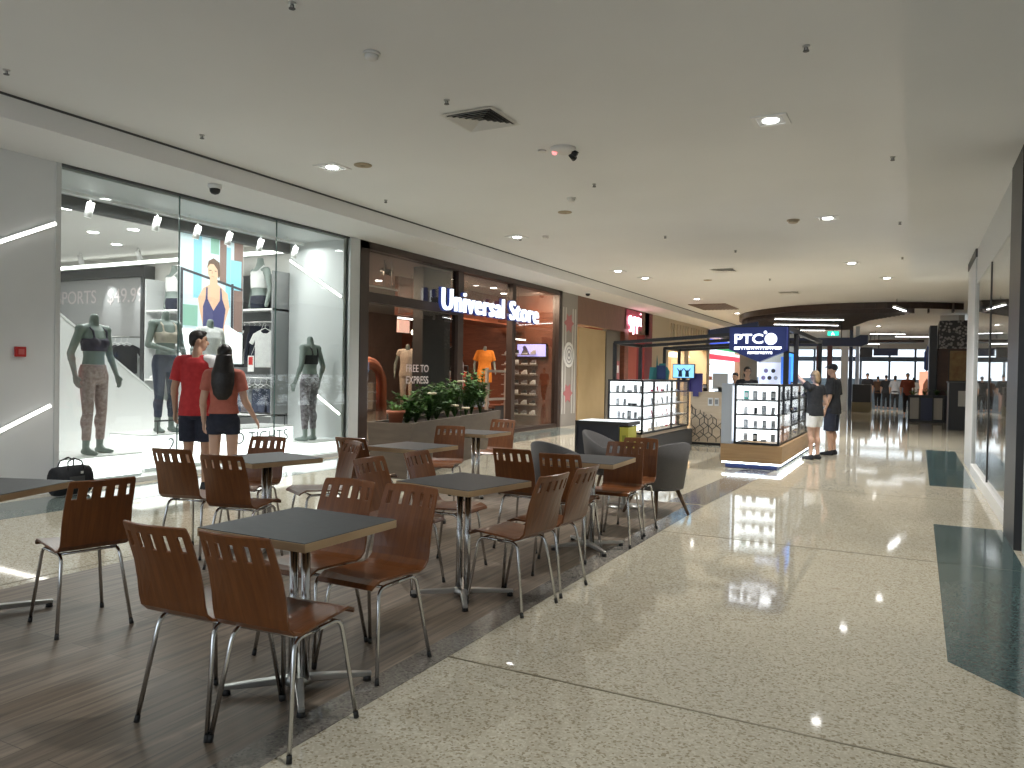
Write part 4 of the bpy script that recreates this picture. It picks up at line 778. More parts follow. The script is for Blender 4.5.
t=thing('card_terminal','small dark card terminal on the kiosk counter beside the till screen','terminal',(-4.0,16.75,1.141)); MB().boxm(.09,.05,.16,Matrix.Translation((0,0,.085))@Matrix.Rotation(R(20),4,'X')).build('body',M_black,t,bevel=.01); B('screen',M_lgrey,-.035,.035,-.05,-.035,.08,.14,t)
t=thing('counter_brochures','white brochure holder at the left end of the kiosk counter','holder',(-4.15,16.8,1.141)); B('holder',M_shelf,-.07,.07,-.05,.05,0,.2,t); B('leaflets',M_white,-.06,.06,-.03,.03,.05,.26,t)
cs=thing('counter_sign','violet pointed sign hanging at the left end of the kiosk counter','sign',(-4.15,16.55,1.235)); t.scale=(.72,1,.72); MB().prism([(-.14,0,.30),(.14,0,.30),(.14,0,-.10),(.06,0,-.10),(.06,0,-.20),(-.06,0,-.20),(-.06,0,-.10),(-.14,0,-.10)],(0,-.015,0),(0,.03,0)).build('board',mat('sign_violet',(.05,.04,.22),.4),cs)
mo=thing('monitor','blue glowing monitor with dark figures above the left kiosk case','monitor',(-4.40,16.45,1.575)); B('bezel',M_black,-.24,.24,.0,.05,-.155,.155,mo); B('display',emis('monitor_blue',(.22,.52,.80),1.1),-.225,.225,-.006,.0,-.14,.14,mo); B('stand',M_black,-.04,.04,.012,.05,-.19,-.155,mo)
b=MB()
for x in (-.07,.08): b.prism([(x+u*.5,-.008,v*.55) for u,v in ((-.09,-.22),(.09,-.22),(.07,-.02),(.15,.10),(.13,.12),(.03,.02),(0,.08),(-.03,.02),(-.13,.12),(-.15,.10),(-.07,-.02))],(0,0,0),(0,.002,0))
b.build('picture',mat('monitor_dark',(.02,.05,.12),.5),mo)
# teal display stand on the left case
t=thing('display_stand','teal and blue cut-out display stand on top of the left kiosk case','stand',(-4.55,15.2,1.386)); t.scale=(.55,1,.60); MB().prism([(-.42,0,0),(.32,0,0),(.36,0,.28),(.26,0,.44),(.18,0,.40),(.2,0,.55),(-.02,0,.55),(-.08,0,.42),(-.12,0,.82),(-.15,0,.42),(-.38,0,.42)],(0,0,0),(0,.02,0)).build('board',mat('teal_card',(.03,.20,.22),.5),t); B('picture',mat('blue_card',(.02,.05,.18),.5),-.12,.22,-.006,.0,.02,.48,t); B('base',M_black,-.3,.3,-.08,.1,0,.015,t)
# canopy frame of black bars
kf=thing('kiosk_canopy','black open canopy frame of square bars rising over the phone kiosk','frame',(0,0,0))
def kb(p,q,w=.06): MB().bar(p,q,w).build('bar',M_black,kf)
za,zb=2.055,2.20
for y in (13.42,14.9): kb((-4.87,y,za),(-2.62,y,zb)); MB().bar((-4.87,y,1.386),(-4.87,y,za),.06).build('post',M_black,kf)
kb((-4.87,13.42,za),(-4.87,14.9,za))
for y in (16.7,17.9): kb((-4.9,y,2.08),(-2.62,y,2.20)); 
kb((-4.9,16.7,2.08),(-4.9,17.9,2.08)); MB().bar((-4.9,16.7,1.37),(-4.9,16.7,2.08),.06).build('post',M_black,kf); MB().bar((-4.9,17.9,0),(-4.9,17.9,2.08),.06).build('post',M_black,kf)
for y in (12.9,14.05,17.9): MB().bar((-1.80,y,1.362),(-1.80,y,2.30),.075).build('post',M_black,kf); kb((-1.80,y,2.26),(-2.62,y,2.26),.07)
kb((-1.80,12.9,2.26),(-1.80,17.9,2.26),.075); kb((-2.62,12.95,2.26),(-2.62,17.9,2.26),.07)
sg=thing('kiosk_sign','navy pointed kiosk sign with glowing white letters PTC','sign',(-2.19,12.735,-.035))
MB().prism([(-.46,0,2.30),(.42,0,2.30),(.42,0,1.93),(-.0,0,1.745),(-.46,0,1.94)],(0,-.06,0),(0,.18,0)).build('board',mat('sign_blue',(.012,.022,.13),.35,emit=(.02,.05,.35),es=.12),sg)
M_sg=emis('sign_letter_glow',(.92,.96,1.),2.6)
fit(text('lettering','PTC',M_sg,.235,(-.155,-.066,2.115),FY,sg,.006,.004,1.0),.44,.155)
b=MB(); b.cyl((.185,-.072,2.11),(.185,-.06,2.11),.092,seg=24); b.cyl((.10,-.072,2.215),(.10,-.06,2.215),.024,seg=12); b.build('logo_disc',M_sg,sg)
rr=random.Random(5)
for nm,zc,x0,x1,h in (('tagline',1.965,-.38,.35,.046),('tagline',1.89,-.17,.19,.036)):
    b=MB(); x=x0
    while x<x1:
        w=h*rr.uniform(.55,.8); b.box(x,x+w*.28,-.068,-.060,zc-h/2,zc+h/2); b.box(x+w*.28,x+w,-.068,-.060,zc+rr.choice((h/2-.016,-.008,-h/2)),zc+rr.choice((h/2,h/2-.0))); x+=w+h*.12
    b.build(nm,M_sg,sg)
struct(B('ceiling_dark_raft',M_brown,-4.6,-2.7,19.6,23.0,2.62,2.80)) if 0 else None
df=thing('dark_fascia','dark sloping canopy fascia behind the kiosk sign','fascia',(0,.09,0)); MB().prism([(-3.55,14.95,2.26),(-2.62,14.95,2.27),(-2.62,14.95,2.52),(-3.55,14.95,2.37)],(0,0,0),(0,.08,0)).build('board',M_navy,df); MB().prism([(-3.53,15.03,2.26),(-3.45,15.03,2.26),(-3.45,15.03,2.34),(-3.53,15.03,2.34)],(0,0,0),(0,3,0)).build('edge_rail',M_black,df)
# product posters under the sign
pn=thing('product_panel','white and blue product poster standing on the case under the kiosk sign','poster',(-2.10,13.6,1.361)); B('board',emis('poster_cool',(.62,.68,.85),.55),-.24,.12,-.01,.01,0,.36,pn); B('blue_board',emis('poster_blue',(.05,.16,.6),.7),.12,.28,-.012,.01,0,.46,pn)
for i,(x,z) in enumerate(((-.16,.10),(-.06,.10),(.04,.10),(-.12,.22),(.0,.22))): MB().cyl((x,-.014,z),(x,-.01,z),.035,seg=14).build('product_picture',gadget[(4,0,2,4,0)[i]],pn)
t=thing('blue_screen','small bright blue screen between the kiosk posts','screen',(-1.94,14.6,1.65)); B('bezel',M_black,-.02,.0,-.4,.4,-.28,.28,t); B('display',emis('screen_blue',(.05,.30,.9),1.6),.0,.006,-.37,.37,-.25,.25,t); B('stand',M_black,-.02,.0,-.03,.03,-.288,-.28,t)
# ------------------------------------------------------------------ planter
pr=thing('planter_box','long low brown board planter box full of green plants by the clothing shop','planter',(-6.75,10.6,0),R(12.5)); L=2.15
b=MB(); b.rings([[(-.26,-L,0),(.26,-L,0),(.26,L,0),(-.26,L,0)],[(-.33,-L-.04,.76),(.33,-L-.04,.76),(.33,L+.04,.76),(-.33,L+.04,.76)],[(-.28,-L,.76),(.28,-L,.76),(.28,L,.76),(-.28,L,.76)],[(-.27,-L+.02,.66),(.27,-L+.02,.66),(.27,L-.02,.66),(-.27,L-.02,.66)]],cap=True,smooth=False); b.build('box',M_planter,pr)
B('soil',mat('soil',(.03,.02,.012),.95),-.265,.265,-L+.03,L-.03,.661,.70,pr)
def plant(lb,loc,h,rad,m,seed,n=620,upright=.5):
    r=random.Random(seed); t=thing('leafy_plant',lb,'plant',loc,0); s=MB(); lf=MB()
    for i in range(16):
        a=r.uniform(0,2*PI); q_=r.uniform(.1,1.)*rad; e=Vector((math.cos(a)*q_*.75,math.sin(a)*q_*1.1,h*r.uniform(.45,1)))
        m1=e*.5+Vector((0,0,h*.12)); s.tube([(0,0,0),m1,e],[.008,.006,.003],5)
        for j in range(n//16):
            f=r.uniform(.25,1.05); p=(Vector((0,0,0)).lerp(m1,f*2) if f<.5 else m1.lerp(e,(f-.5)*2)); b=r.uniform(0,2*PI); l=r.uniform(.06,.12)
            d=Vector((math.cos(b),math.sin(b),r.uniform(-.2,.8))).normalized(); sd=d.cross(Vector((0,0,1))).normalized()*l*.30
            q=p+d*l; mid=p+d*l*.5+Vector((0,0,-.006)); lf.face([p,mid+sd,q-Vector((0,0,.015)),mid-sd])
    s.build('stem',M_plant1,t); lf.build('foliage',m,t); return t
PL=[(-1.62,.50,.30),(-1.2,.55,.32),(-.78,.60,.34),(-.34,.66,.36),(.10,.70,.36),(.55,.74,.36),(1.0,.80,.36),(1.45,.88,.36),(1.85,.96,.30)]
ph=('at the near end','second from the near end','third from the near end','just before the middle','in the middle','just past the middle','third from the far end','second from the far end, taller','tallest, at the far end')
for i,(yy,h,rd) in enumerate(PL):
    p=Matrix.Rotation(R(12.5),3,'Z')@Vector((0.02*(-1)**i,yy,0)); plant('green leafy plant in the brown planter box, %s'%ph[i],(-6.75+p.x,10.6+p.y,.70),h*.88,rd,(M_plant1,M_plant2,M_plant1)[i%3],i)
for i,(yy,z,xx) in enumerate(((-1.0,1.13,.2),(.45,1.30,.15),(.35,.86,.30),(-.2,.92,.3))):
    p=Matrix.Rotation(R(12.5),3,'Z')@Vector((xx*.8,yy,0)); t=thing('white_flower','white flower in the planter, %s'%('near the near end, high','near the middle, highest','low on the planter edge past the middle','low before the middle')[i],'flower',(-6.75+p.x,10.6+p.y,.70)); MB().tube([(0,0,0),(.01,0,(z-.7)*.6),(0,.01,z-.70)],.006,6).build('stem',M_plant1,t)
    b=MB()
    for k in range(6):
        a=k*PI/3; b.ball((.04*math.cos(a),.04*math.sin(a),z-.69),(.035,.035,.018),8)
    b.build('petals',mat('petal_cream',(.75,.66,.48),.6),t,smooth=True)
p=Matrix.Rotation(R(12.5),3,'Z')@Vector((0,-1.97,0)); t=thing('flower_pot','small terracotta pot with pale flowers standing in the near end of the planter','pot',(-6.75+p.x,10.6+p.y,.70)); MB().lathe((0,0,0),[(.08,0),(.11,.18),(.13,.18),(.13,.22),(.10,.22),(.09,.16)],18).build('pot',mat('terracotta',(.36,.12,.06),.7),t,smooth=False)
b=MB(); 
for k in range(26):
    a=k*2.4; d=Vector((math.cos(a),math.sin(a),.7+.4*(k%3))).normalized(); q=Vector((0,0,.17)); s_=d.cross(Vector((0,0,1))).normalized()*.02; b.face([q,q+d*.08+s_,q+d*.17,q+d*.08-s_])
b.build('foliage',M_plant2,t)
# ------------------------------------------------------------------ cafe furniture
def chair_meshes():
    """plywood shell with five slots, local +Y is the sitting direction, origin on the floor under the seat"""
    W=.352
    prof=[]   # (y,z,width) along the shell from front edge to top of back
    pts=[(.235,.432,.93),(.222,.447,.97),(.18,.455,1.0),(.08,.450,1.02),(-.04,.443,1.02),(-.12,.444,1.02),(-.165,.456,1.02),(-.197,.485,1.02),(-.212,.525,1.02),(-.237,.60,1.02),(-.264,.68,1.01),(-.287,.742,1.0),(-.310,.806,.985),(-.323,.835,.965),(-.328,.842,.93)]
    us=[-1,-.93,-.84,-.715,-.452,-.327,-.0625,.0625,.327,.452,.715,.84,.93,1]
    holes={2,4,6,8,10}   # spans between us
    hr={11}              # row span of the slots
    # fix slot columns: spans 2,4,6,8,10 are the narrow ones
    bm=bmesh.new(); g=[]
    for y,z,w in pts:
        row=[]
        for u in us:
            k=u*u
            cv=.030*k if z>.5 else .012*k*0
            row.append(bm.verts.new((u*W/2*w, y+cv*(min(1,max(0,(z-.5)/.15))), z+(.010*k if .2>y>-.12 and z<.46 else 0))))
        g.append(row)
    for j in range(len(pts)-1):
        for i in range(len(us)-1):
            if j in hr and i in holes: continue
            bm.faces.new((g[j][i],g[j][i+1],g[j+1][i+1],g[j+1][i]))
    bmesh.ops.recalc_face_normals(bm,faces=bm.faces[:])
    bmesh.ops.solidify(bm,geom=bm.faces[:],thickness=.012)
    me=bpy.data.meshes.new('shell'); 
    for f in bm.faces: f.smooth=False
    bm.to_mesh(me); bm.free(); me.materials.append(M_chair)
    return me
shell=chair_meshes()
def make_chair():
    t=thing('cafe_chair','x','chair')
    # seat and back are two parts of the one bent shell: split by face height
    for nm,keep in (('seat',lambda z:z<.50),('backrest',lambda z:z>=.50)):
        bm=bmesh.new(); bm.from_mesh(shell)
        bmesh.ops.delete(bm,geom=[f for f in bm.faces if not keep(f.calc_center_median().z)],context='FACES')
        me=bpy.data.meshes.new(nm); bm.to_mesh(me); bm.free(); me.materials.append(M_chair)
        o=bpy.data.objects.new(nm,me); COL.objects.link(o); o.parent=t
        bv=o.modifiers.new('b','BEVEL'); bv.width=.003; bv.segments=2; bv.limit_method='ANGLE'; bv.angle_limit=R(50)
    def arc(c,a,b,n=4): return [Vector(c)+Vector(a)*math.cos(PI/2*i/n)+Vector(b)*math.sin(PI/2*i/n) for i in range(n+1)]
    for s in (-1,1):
        for f in (1,-1):
            xf=s*.192; xt=s*.148; yf=.225 if f>0 else -.20; yt=.165*1 if f>0 else -.125; zt=.427
            foot=Vector((xf,yf,0)); top=Vector((xt,yt,zt)); r=.05; d=(top-foot).normalized(); h=Vector((0,-f,0))
            a0=top-d*r; path=[foot,a0]+[a0.lerp(top,u)*(1-u)+top.lerp(top+h*r,u)*u for u in (.25,.5,.75)]+[top+h*r,Vector((xt,.02,zt))]
            lg=MB().tube(path,.0095,9).build('leg',M_steel,t,smooth=True)
            MB().cyl((xf,yf,-.0),(xf+d.x*.03,yf+d.y*.03,.028),.0115,.0105,10).build('foot_cap',M_glide,lg)
    for y in (-.09,.13): MB().tube([(-.148,y,.427),(.148,y,.427)],.008,8).build('cross_bar',M_steel,t)
    for x in (-.1,.1):
        for y in (-.06,.10): MB().ball((x,y,.4535),(.010,.010,.004),8).build('seat_bolt',M_steel,t,smooth=True)
    return t
ch0=make_chair(); cu=[0]
def chair(x,y,a,lb,z=0):
    if not cu[0]: cu[0]=1; c=ch0; c.location=(x,y,z); c.rotation_euler=(0,0,R(a))
    else: c=dup(ch0,(x,y,z),R(a))
    c['label']=lb; c['category']='chair'; c['group']='brown plywood cafe chairs'; return c
FZ=.0025
def make_table():
    t=thing('cafe_table','x','table'); s=.31
    MB().box(-s,s,-s,s,.712,.748).build('edge_band',M_edge,t,bevel=.002); MB().box(-s+.002,s-.002,-s+.002,s-.002,.748,.751).build('tabletop',M_lam,t)
    for x in (-.035,.035): MB().cyl((x,0,.03),(x,0,.70),.021,seg=14).build('column',M_steel,t,smooth=False)
    MB().box(-.2,.2,-.03,.03,.695,.712).box(-.03,.03,-.2,.2,.695,.7119).build('top_bracket',M_black,t)
    MB().cyl((0,0,.025),(0,0,.06),.065,.05,18).build('hub',M_brush,t)
    for i in range(4):
        a=R(45+90*i); d=Vector((math.cos(a),math.sin(a),0)); b=MB(); b.rings([[d*q+Vector((-d.y,d.x,0))*(w*sx)+Vector((0,0,z+hh*sz)) for sx,sz in ((-1,-1),(1,-1),(1,1),(-1,1))] for q,w,z,hh in ((.03,.022,.042,.016),(.18,.018,.038,.014),(.33,.014,.032,.010))],smooth=False)
        ft=b.build('foot',M_brush,t,bevel=.004); MB().cyl(d*.31,d*.31+Vector((0,0,.026)),.02,.017,12).build('glide',M_glide,ft)
    return t
tb0=make_table(); tu=[0]
def table(x,y,a,lb):
    if not tu[0]: tu[0]=1; c=tb0; c.location=(x,y,FZ); c.rotation_euler=(0,0,R(a))
    else: c=dup(tb0,(x,y,FZ),R(a))
    c['label']=lb; c['category']='table'; c['group']='square grey-topped cafe tables'; return c
table(-2.46,2.66,0,'square grey cafe table nearest the camera, with two chairs on each side')
table(-2.56,4.27,-11,'square grey cafe table second along the plank edge, behind the nearest one')
table(-4.54,4.52,-13.5,'square grey cafe table standing before the two window shoppers')
table(-4.71,2.53,20,'square grey cafe table cut off by the left edge of the photo')
table(-4.2,6.04,-3,'square grey cafe table in front of the near end of the planter')
table(-2.39,6.01,2,'square grey cafe table third along the plank edge, before the tub chairs')
table(-4.60,7.92,0,'square grey cafe table farthest away beside the planter')
C=lambda x,y,a,l: chair(x,y,a,l,FZ)
C(-2.60,2.28,3,'brown slotted chair with its back to us at the nearest table, left one')
C(-2.21,2.31,4,'brown slotted chair with its back to us at the nearest table, closest to the aisle')
C(-2.75,3.08,182,'brown slotted chair facing us across the nearest table, left one')
C(-2.35,3.08,179,'brown slotted chair facing us across the nearest table, right one')
C(-4.13,2.72,76,'brown slotted chair tucked at the left-edge table, seen from behind')
C(-4.97,4.20,13,'brown slotted chair with its back to us, left one before the window shoppers')
C(-4.36,4.12,14,'brown slotted chair with its back to us, right one before the window shoppers')
C(-5.04,4.84,197,'brown slotted chair facing us behind the table in front of the shoppers')
C(-4.40,4.99,152,'brown slotted chair turned sideways at the right of the table in front of the shoppers')
C(-4.53,5.80,2,'dark brown slotted chair with its back to us at the table near the planter')
C(-3.07,4.30,-90,'brown slotted chair facing the aisle at the second aisle table, nearer one')
C(-3.05,4.86,-88,'brown slotted chair facing the aisle at the second aisle table, farther one')
C(-2.20,4.29,82,'brown slotted chair on the aisle side of the second aisle table, nearer one')
C(-2.18,4.76,87,'brown slotted chair on the aisle side of the second aisle table, farther one')
C(-2.87,5.79,2,'dark slotted chair with pale gaps showing, left of the pair before the tub chairs')
C(-2.40,5.66,4,'dark slotted chair right of the pair before the tub chairs')
C(-2.28,6.38,184,'brown slotted chair with orange-lit seat facing us across the third aisle table')
C(-2.32,6.92,182,'brown slotted chair directly behind the orange-lit one, beside a grey tub chair')
C(-4.55,7.13,197,'brown slotted chair between the two tables beside the planter')
C(-4.74,8.62,184,'reddish brown slotted chair at the farthest cafe table, facing us')
C(-5.35,6.95,170,'brown slotted chair half hidden behind the table near the planter') if 0 else None
# tub chairs
def tub(lb,x,y,a):
    t=thing('tub_chair',lb,'armchair',(x,y,FZ if y<8.7 and x<-2.2 else .0025),R(a),'grey tub chairs')
    b=MB(); n=22; inner=[];outer=[];ti=[];to=[]
    rs=[[],[],[],[],[],[]]
    for i in range(n+1):
        an=R(-200+220*i/n) if 0 else R(-20-140*i/n)-0
        an=R(20)-R(220)*i/n     # from right arm round the back to left arm
        cx,sy=math.cos(an),math.sin(an); backness=max(0,-sy); top=.60+.17*backness
        for k,(r,z) in enumerate(((.285,.30),(.345,top),(.335,top+.012),(.30,top),(.255,.42),(.24,.30))): rs[k].append(Vector((cx*r,sy*r,z)))
    vs=[[b._v(p) for p in r] for r in rs]
    for q in range(6):
        A,B_=vs[q],vs[(q+1)%6]
        for i in range(n): f=b.bm.faces.new((A[i],A[i+1],B_[i+1],B_[i])); f.smooth=True
    for e in (0,n): b.bm.faces.new([v[e] for v in vs])
    b.build('shell',M_fab,t)
    b=MB(); b.ell([(0,0,.27,.24,.24),(0,0,.285,.285,.285),(0,0,.31,.285,.285),(0,.0,.32,.23,.23)],26); b.build('seat_base',M_fab,t)
    b=MB(); b.ell([(0,.03,.325,.22,.24),(0,.03,.34,.235,.255),(0,.03,.42,.235,.255),(0,.03,.445,.20,.22)],26); b.build('cushion',M_fab,t,smooth=True)
    for sx in (-1,1):
        for sy in (-1,1): MB().cyl((sx*.15,sy*.15,.275),(sx*.24,sy*.24,0),.024,.014,12).build('leg',M_wleg,t,smooth=False)
    return t
tub('grey tub chair beside the aisle with splayed wooden legs, seen from behind',-2.38,7.90,62)
tub('grey tub chair seen from behind to the left of the low round table',-3.18,7.28,-20)
tub('grey tub chair in front of the low navy cabinet, opening towards the low round table',-3.22,8.78,-85)
t=thing('side_table','small low white round table between the grey tub chairs','table',(-2.82,8.15,FZ)); MB().lathe((0,0,.46),[(.25,0),(.26,.008),(.26,.022),(.25,.03)],28).build('tabletop',M_white,t); MB().cyl((0,0,.02),(0,0,.46),.025,seg=12).build('column',M_brush,t); MB().lathe((0,0,0),[(.19,0),(.19,.012),(.04,.03)],24).build('base',M_brush,t)
# ------------------------------------------------------------------ ceiling fittings
def sprk(lb,x,y,first=[None],z=4.0):
    if first[0] is None:
        t=thing('ceiling_sprinkler',lb,'sprinkler',(x,y,z),0,'ceiling sprinklers'); MB().cyl((0,0,0),(0,0,-.012),.04,.035,14).build('rose',M_brush,t); MB().cyl((0,0,-.012),(0,0,-.05),.013,seg=8).build('stem',M_brush,t); b=MB(); b.cyl((0,0,-.05),(0,0,-.055),.032,seg=12); b.build('deflector',M_dgrey,t); first[0]=t; t.scale=(.75,.75,.75)
        for s in (-1,1): MB().bar((s*.012,0,-.012),(s*.022,0,-.05),.007).build('arm',M_dgrey,t)
        return t
    return dup(first[0],(x,y,z),0,lb)
for x,y,l in ((-7.0,3.88,'ceiling sprinkler at the far left edge above the grey pillar'),(-6.94,5.89,'ceiling sprinkler along the left bulkhead above the sports window'),(-3.88,4.04,'ceiling sprinkler at the very top of the photo'),(-3.92,6.1,'ceiling sprinkler just beside the square air diffuser'),(-.78,6.27,'ceiling sprinkler high on the right of the ceiling'),(-3.82,9.6,'ceiling sprinkler in mid ceiling beyond the exit beacon'),(-.26,9.79,'nearest sprinkler along the right bulkhead edge'),(-.24,13.84,'second sprinkler along the right bulkhead edge'),(-.25,17.8,'third sprinkler along the right bulkhead edge'),(-4.04,13.66,'ceiling sprinkler far along the middle of the ceiling'),(-7.0,9.27,'ceiling sprinkler above the join of the two left shops'),(-6.6,12.9,'ceiling sprinkler beyond the downlight above the store sign'),(-3.2,15.7,'ceiling sprinkler in front of the far diffuser'),(-3.3,20.5,'ceiling sprinkler beyond the far diffuser')): sprk(l,x,y)
def smoke(x,y,l,r=.07,z=4.0,m=M_offw):
    t=thing('smoke_detector',l,'detector',(x,y,z)); MB().cyl((0,0,0),(0,0,-.018),r,seg=20).build('base',m,t); MB().lathe((0,0,-.055),[(r*.5,0),(r*.75,.012),(r*.8,.037)],20).build('head',m,t,smooth=True)
smoke(-3.9,4.95,'white smoke detector near the top of the ceiling'); smoke(-6.05,12.85,'white smoke detector above the store sign')
smoke(-4.42,10.23,'white smoke detector in mid ceiling'); smoke(-1.76,13.04,'flat beige ceiling disc left of the second right-hand downlight',.10,m=mat('beige_plastic',(.42,.35,.26),.6))
def speaker(x,y,l):
    t=thing('ceiling_speaker',l,'speaker',(x,y,4.0)); MB().lathe((0,0,-.016),[(.085,0),(.11,.006),(.11,.016)],24).build('grille',mat('speaker_beige',(.36,.29,.19),.7),t); MB().cyl((0,0,-.02),(0,0,-.016),.03,seg=14).build('cap',mat('speaker_beige2',(.30,.24,.16),.7),t)
speaker(-6.08,7.58,'round beige ceiling speaker beside the lit downlight on the left'); speaker(-4.89,11.07,'round beige ceiling speaker in mid ceiling'); speaker(-4.82,20.24,'round beige ceiling speaker far along the ceiling')
sq=None
def sqlight(x,y,l,on=True):
    global sq
    if sq is None:
        sq=thing('square_downlight',l,'light',(x,y,4.0),0,'square recessed downlights'); b=MB()
        for a,c,d,e in ((-.17,.17,-.17,-.125),(-.17,.17,.125,.17),(-.17,-.125,-.125,.125),(.125,.17,-.125,.125)): b.box(a,c,d,e,-.012,0)
        b.build('trim_ring',M_white,sq); MB().box(-.125,.125,-.125,.125,-.004,-.002).build('reflector',M_lgrey,sq); MB().cyl((0,.0,-.012),(0,0,-.004),.075,seg=20).build('lens',M_down,sq)
    else: dup(sq,(x,y,4.0),0,l)
    la=bpy.data.lights.new('downlight_lamp','SPOT'); la.energy=LE*(.10 if y<0 else .28 if y<4 else .8 if y<9 else 1.15); la.spot_size=R(125); la.spot_blend=.8; la.shadow_soft_size=.09; la.color=(1,.975,.94)
    o=bpy.data.objects.new('downlight_lamp',la); COL.objects.link(o); o.location=(x,y,3.95)
LE=420
for x,y,l in ((-6.5,7.5,'lit square downlight on the left ceiling above the sports window'),(-1.3,7.92,'large lit square downlight on the right of the near ceiling'),(-1.25,13.08,'second lit square downlight along the right of the ceiling'),(-1.24,18.31,'third square downlight along the right of the ceiling'),(-.63,21.28,'fourth small downlight along the right of the ceiling'),(-6.59,12.74,'square downlight above the store sign'),(-6.42,17.79,'square downlight above the striped pillar'),(-6.22,19.3,'square downlight just beyond the one above the striped pillar'),(-6.6,2.2,'square downlight outside the photo above the left-edge table'),(-1.3,2.6,'square downlight outside the photo above the camera'),(-6.5,-3.2,'square downlight behind the camera on the left'),(-1.3,-3.0,'square downlight behind the camera on the right'),(-6.3,25,'square downlight above the beige shop'),(-6.2,31,'square downlight left of the far timber canopy'),(-1.5,40,'square downlight beyond the far timber canopy'),(-5.5,41,'square downlight at the far left of the mall')): sqlight(x,y,l)
# air diffusers
def diffuser(x,y,l,s=.30):
    t=thing('air_vent',l,'vent',(x,y,4.0)); fr=MB()
    for k in range(6):
        a=s-k*.046; w=.034 if k else .05
        sl=MB(); z=-.004
        for p,q in (((-a,-a),(a,-a)),((a,-a),(a,a)),((a,a),(-a,a)),((-a,a),(-a,-a))):
            d=Vector((q[0]-p[0],q[1]-p[1])).normalized(); nn=Vector((-d.y,d.x))*w
            zo,zi=(z-.022,z) if k else (z-.006,z-.006)
            A=Vector((p[0],p[1],zo)); B_=Vector((q[0],q[1],zo)); i1=Vector((q[0]+nn.x-d.x*w,q[1]+nn.y-d.y*w,zi)); i0=Vector((p[0]+nn.x+d.x*w,p[1]+nn.y+d.y*w,zi))
            sl.face([A,B_,i1,i0])
        sl.build('blade' if k else 'flange',M_offw,t)
    MB().box(-s+.02,s-.02,-s+.02,s-.02,-.003,-.001).build('backing',M_black,t)
diffuser(-3.9,6.7,'square louvred air vent in the near ceiling beside a sprinkler'); diffuser(-4.03,18.5,'square louvred air vent far along the ceiling'); diffuser(-3.3,24,'square louvred air vent before the far timber canopy')
t=thing('exit_beacon','white ceiling beacon with red lamp and small black spotlights','beacon',(-3.55,7.95,4.0)); MB().lathe((0,0,-.05),[(.10,0),(.14,.02),(.15,.05)],22).build('base',M_offw,t,smooth=True); MB().ball((-.08,-.05,-.055),(.03,.03,.025),12).build('red_lamp',emis('beacon_red',(1.,.25,.25),1.2),t,smooth=True)
for sx,sy in ((.10,.04),(.04,.13)): MB().cyl((sx,sy,-.04),(sx*1.5,sy*1.5,-.075),.03,.035,12).build('lamp_head',M_black,t)
MB().cyl((-.25,-.02,0),(-.25,-.02,-.02),.05,seg=14).build('sensor',M_offw,t)
dc=thing('dome_camera','white dome security camera under the left bulkhead','camera',(-7.85,6.87,3.77)); MB().lathe((0,0,-.055),[(.075,0),(.082,.012),(.082,.055)],22).build('housing',M_white,dc); MB().lathe((0,0,-.125),[(.015,0),(.045,.012),(.062,.035),(.066,.07)],20).build('dome',M_black,dc,smooth=True)
dc2=dup(dc,(-8.05,19.9,3.77),0,'dome security camera under the bulkhead above the striped pillar','dome cameras')
gr=thing('ceiling_grille','brown square return air grille in the ceiling before the beige shop','vent',(-6.4,27.9,4.0)); B('frame',mat('grille_brown',(.14,.085,.06),.6),-.65,.65,-1.15,1.15,-.02,0,gr)
for i in range(9): B('slat',mat('grille_brown2',(.10,.06,.045),.6),-.6+i*.14,-.54+i*.14,-1.1,1.1,-.03,-.02,gr)
# ------------------------------------------------------------------ far timber canopy on the ceiling
M_cano=woodmat('canopy_timber',(.030,.018,.014),(.05,.03,.022),(14,2,2),.5)
cn=thing('timber_canopy','dark timber fin canopy curving across the far ceiling','ceiling canopy',(-1.5,34,4.0))
b=MB(); n=40; rx,ry=5.0,6.3
for i in range(n):
    a0,a1=R(150+155*i/n),R(150+155*(i+1)/n)
    p0,p1=Vector((rx*math.cos(a0),ry*math.sin(a0),0)),Vector((rx*math.cos(a1),ry*math.sin(a1),0)); b.bar(p0+Vector((0,0,-.11)),p1+Vector((0,0,-.11)),.12,.20)
b.build('rim',M_cano,cn)
for i in range(30):
    y=-6.0+i*.31; s=1-(y/ry)**2
    if s<=0: continue
    xl=-rx*math.sqrt(s)+.05; yy=34+y
    xr=(-.0-1.5*((yy-28.3)/3.2) if yy<31.5 else -1.5-.9*min(1,(yy-31.5)/4))+1.5
    xr=max(xl+.3,min(xr,rx*math.sqrt(s)-.1)); MB().box(xl,xr,y-.035,y+.035,-.34,-.02).build('fin',M_cano,cn)
for x in (1.9,2.6,3.2):
    MB().box(x-.03,x+.03,-5.6,-5.0,-.3,-.02).build('fin',M_cano,cn)
def rod(l,p,q,w=.10):
    t=thing('linear_light',l,'light',p); d=Vector(q)-Vector(p); MB().bar((0,0,0),d,w,.06).build('housing',M_white,t); MB().bar(Vector((0,0,-.034)),d+Vector((0,0,-.034)),w*.8,.012).build('diffuser',M_ledw,t)
    for f in (.15,.85): MB().cyl(d*f+Vector((0,0,.03)),(d*f).xy.to_3d()+Vector((0,0,3.995-p[2])),.008,seg=6).build('cable',M_black,t)
rod('upper long linear light under the timber canopy',(-4.45,28.9,3.62),(-2.25,29.9,3.62)); rod('lower long linear light under the timber canopy',(-4.85,31.4,3.6),(-2.65,32.6,3.6)); rod('third linear light half hidden behind the kiosk sign',(-5.3,34.8,3.58),(-3.4,35.4,3.58)); rod('short slanted linear light at the right of the timber canopy',(-.56,26.4,3.74),(-.14,28.7,3.74))
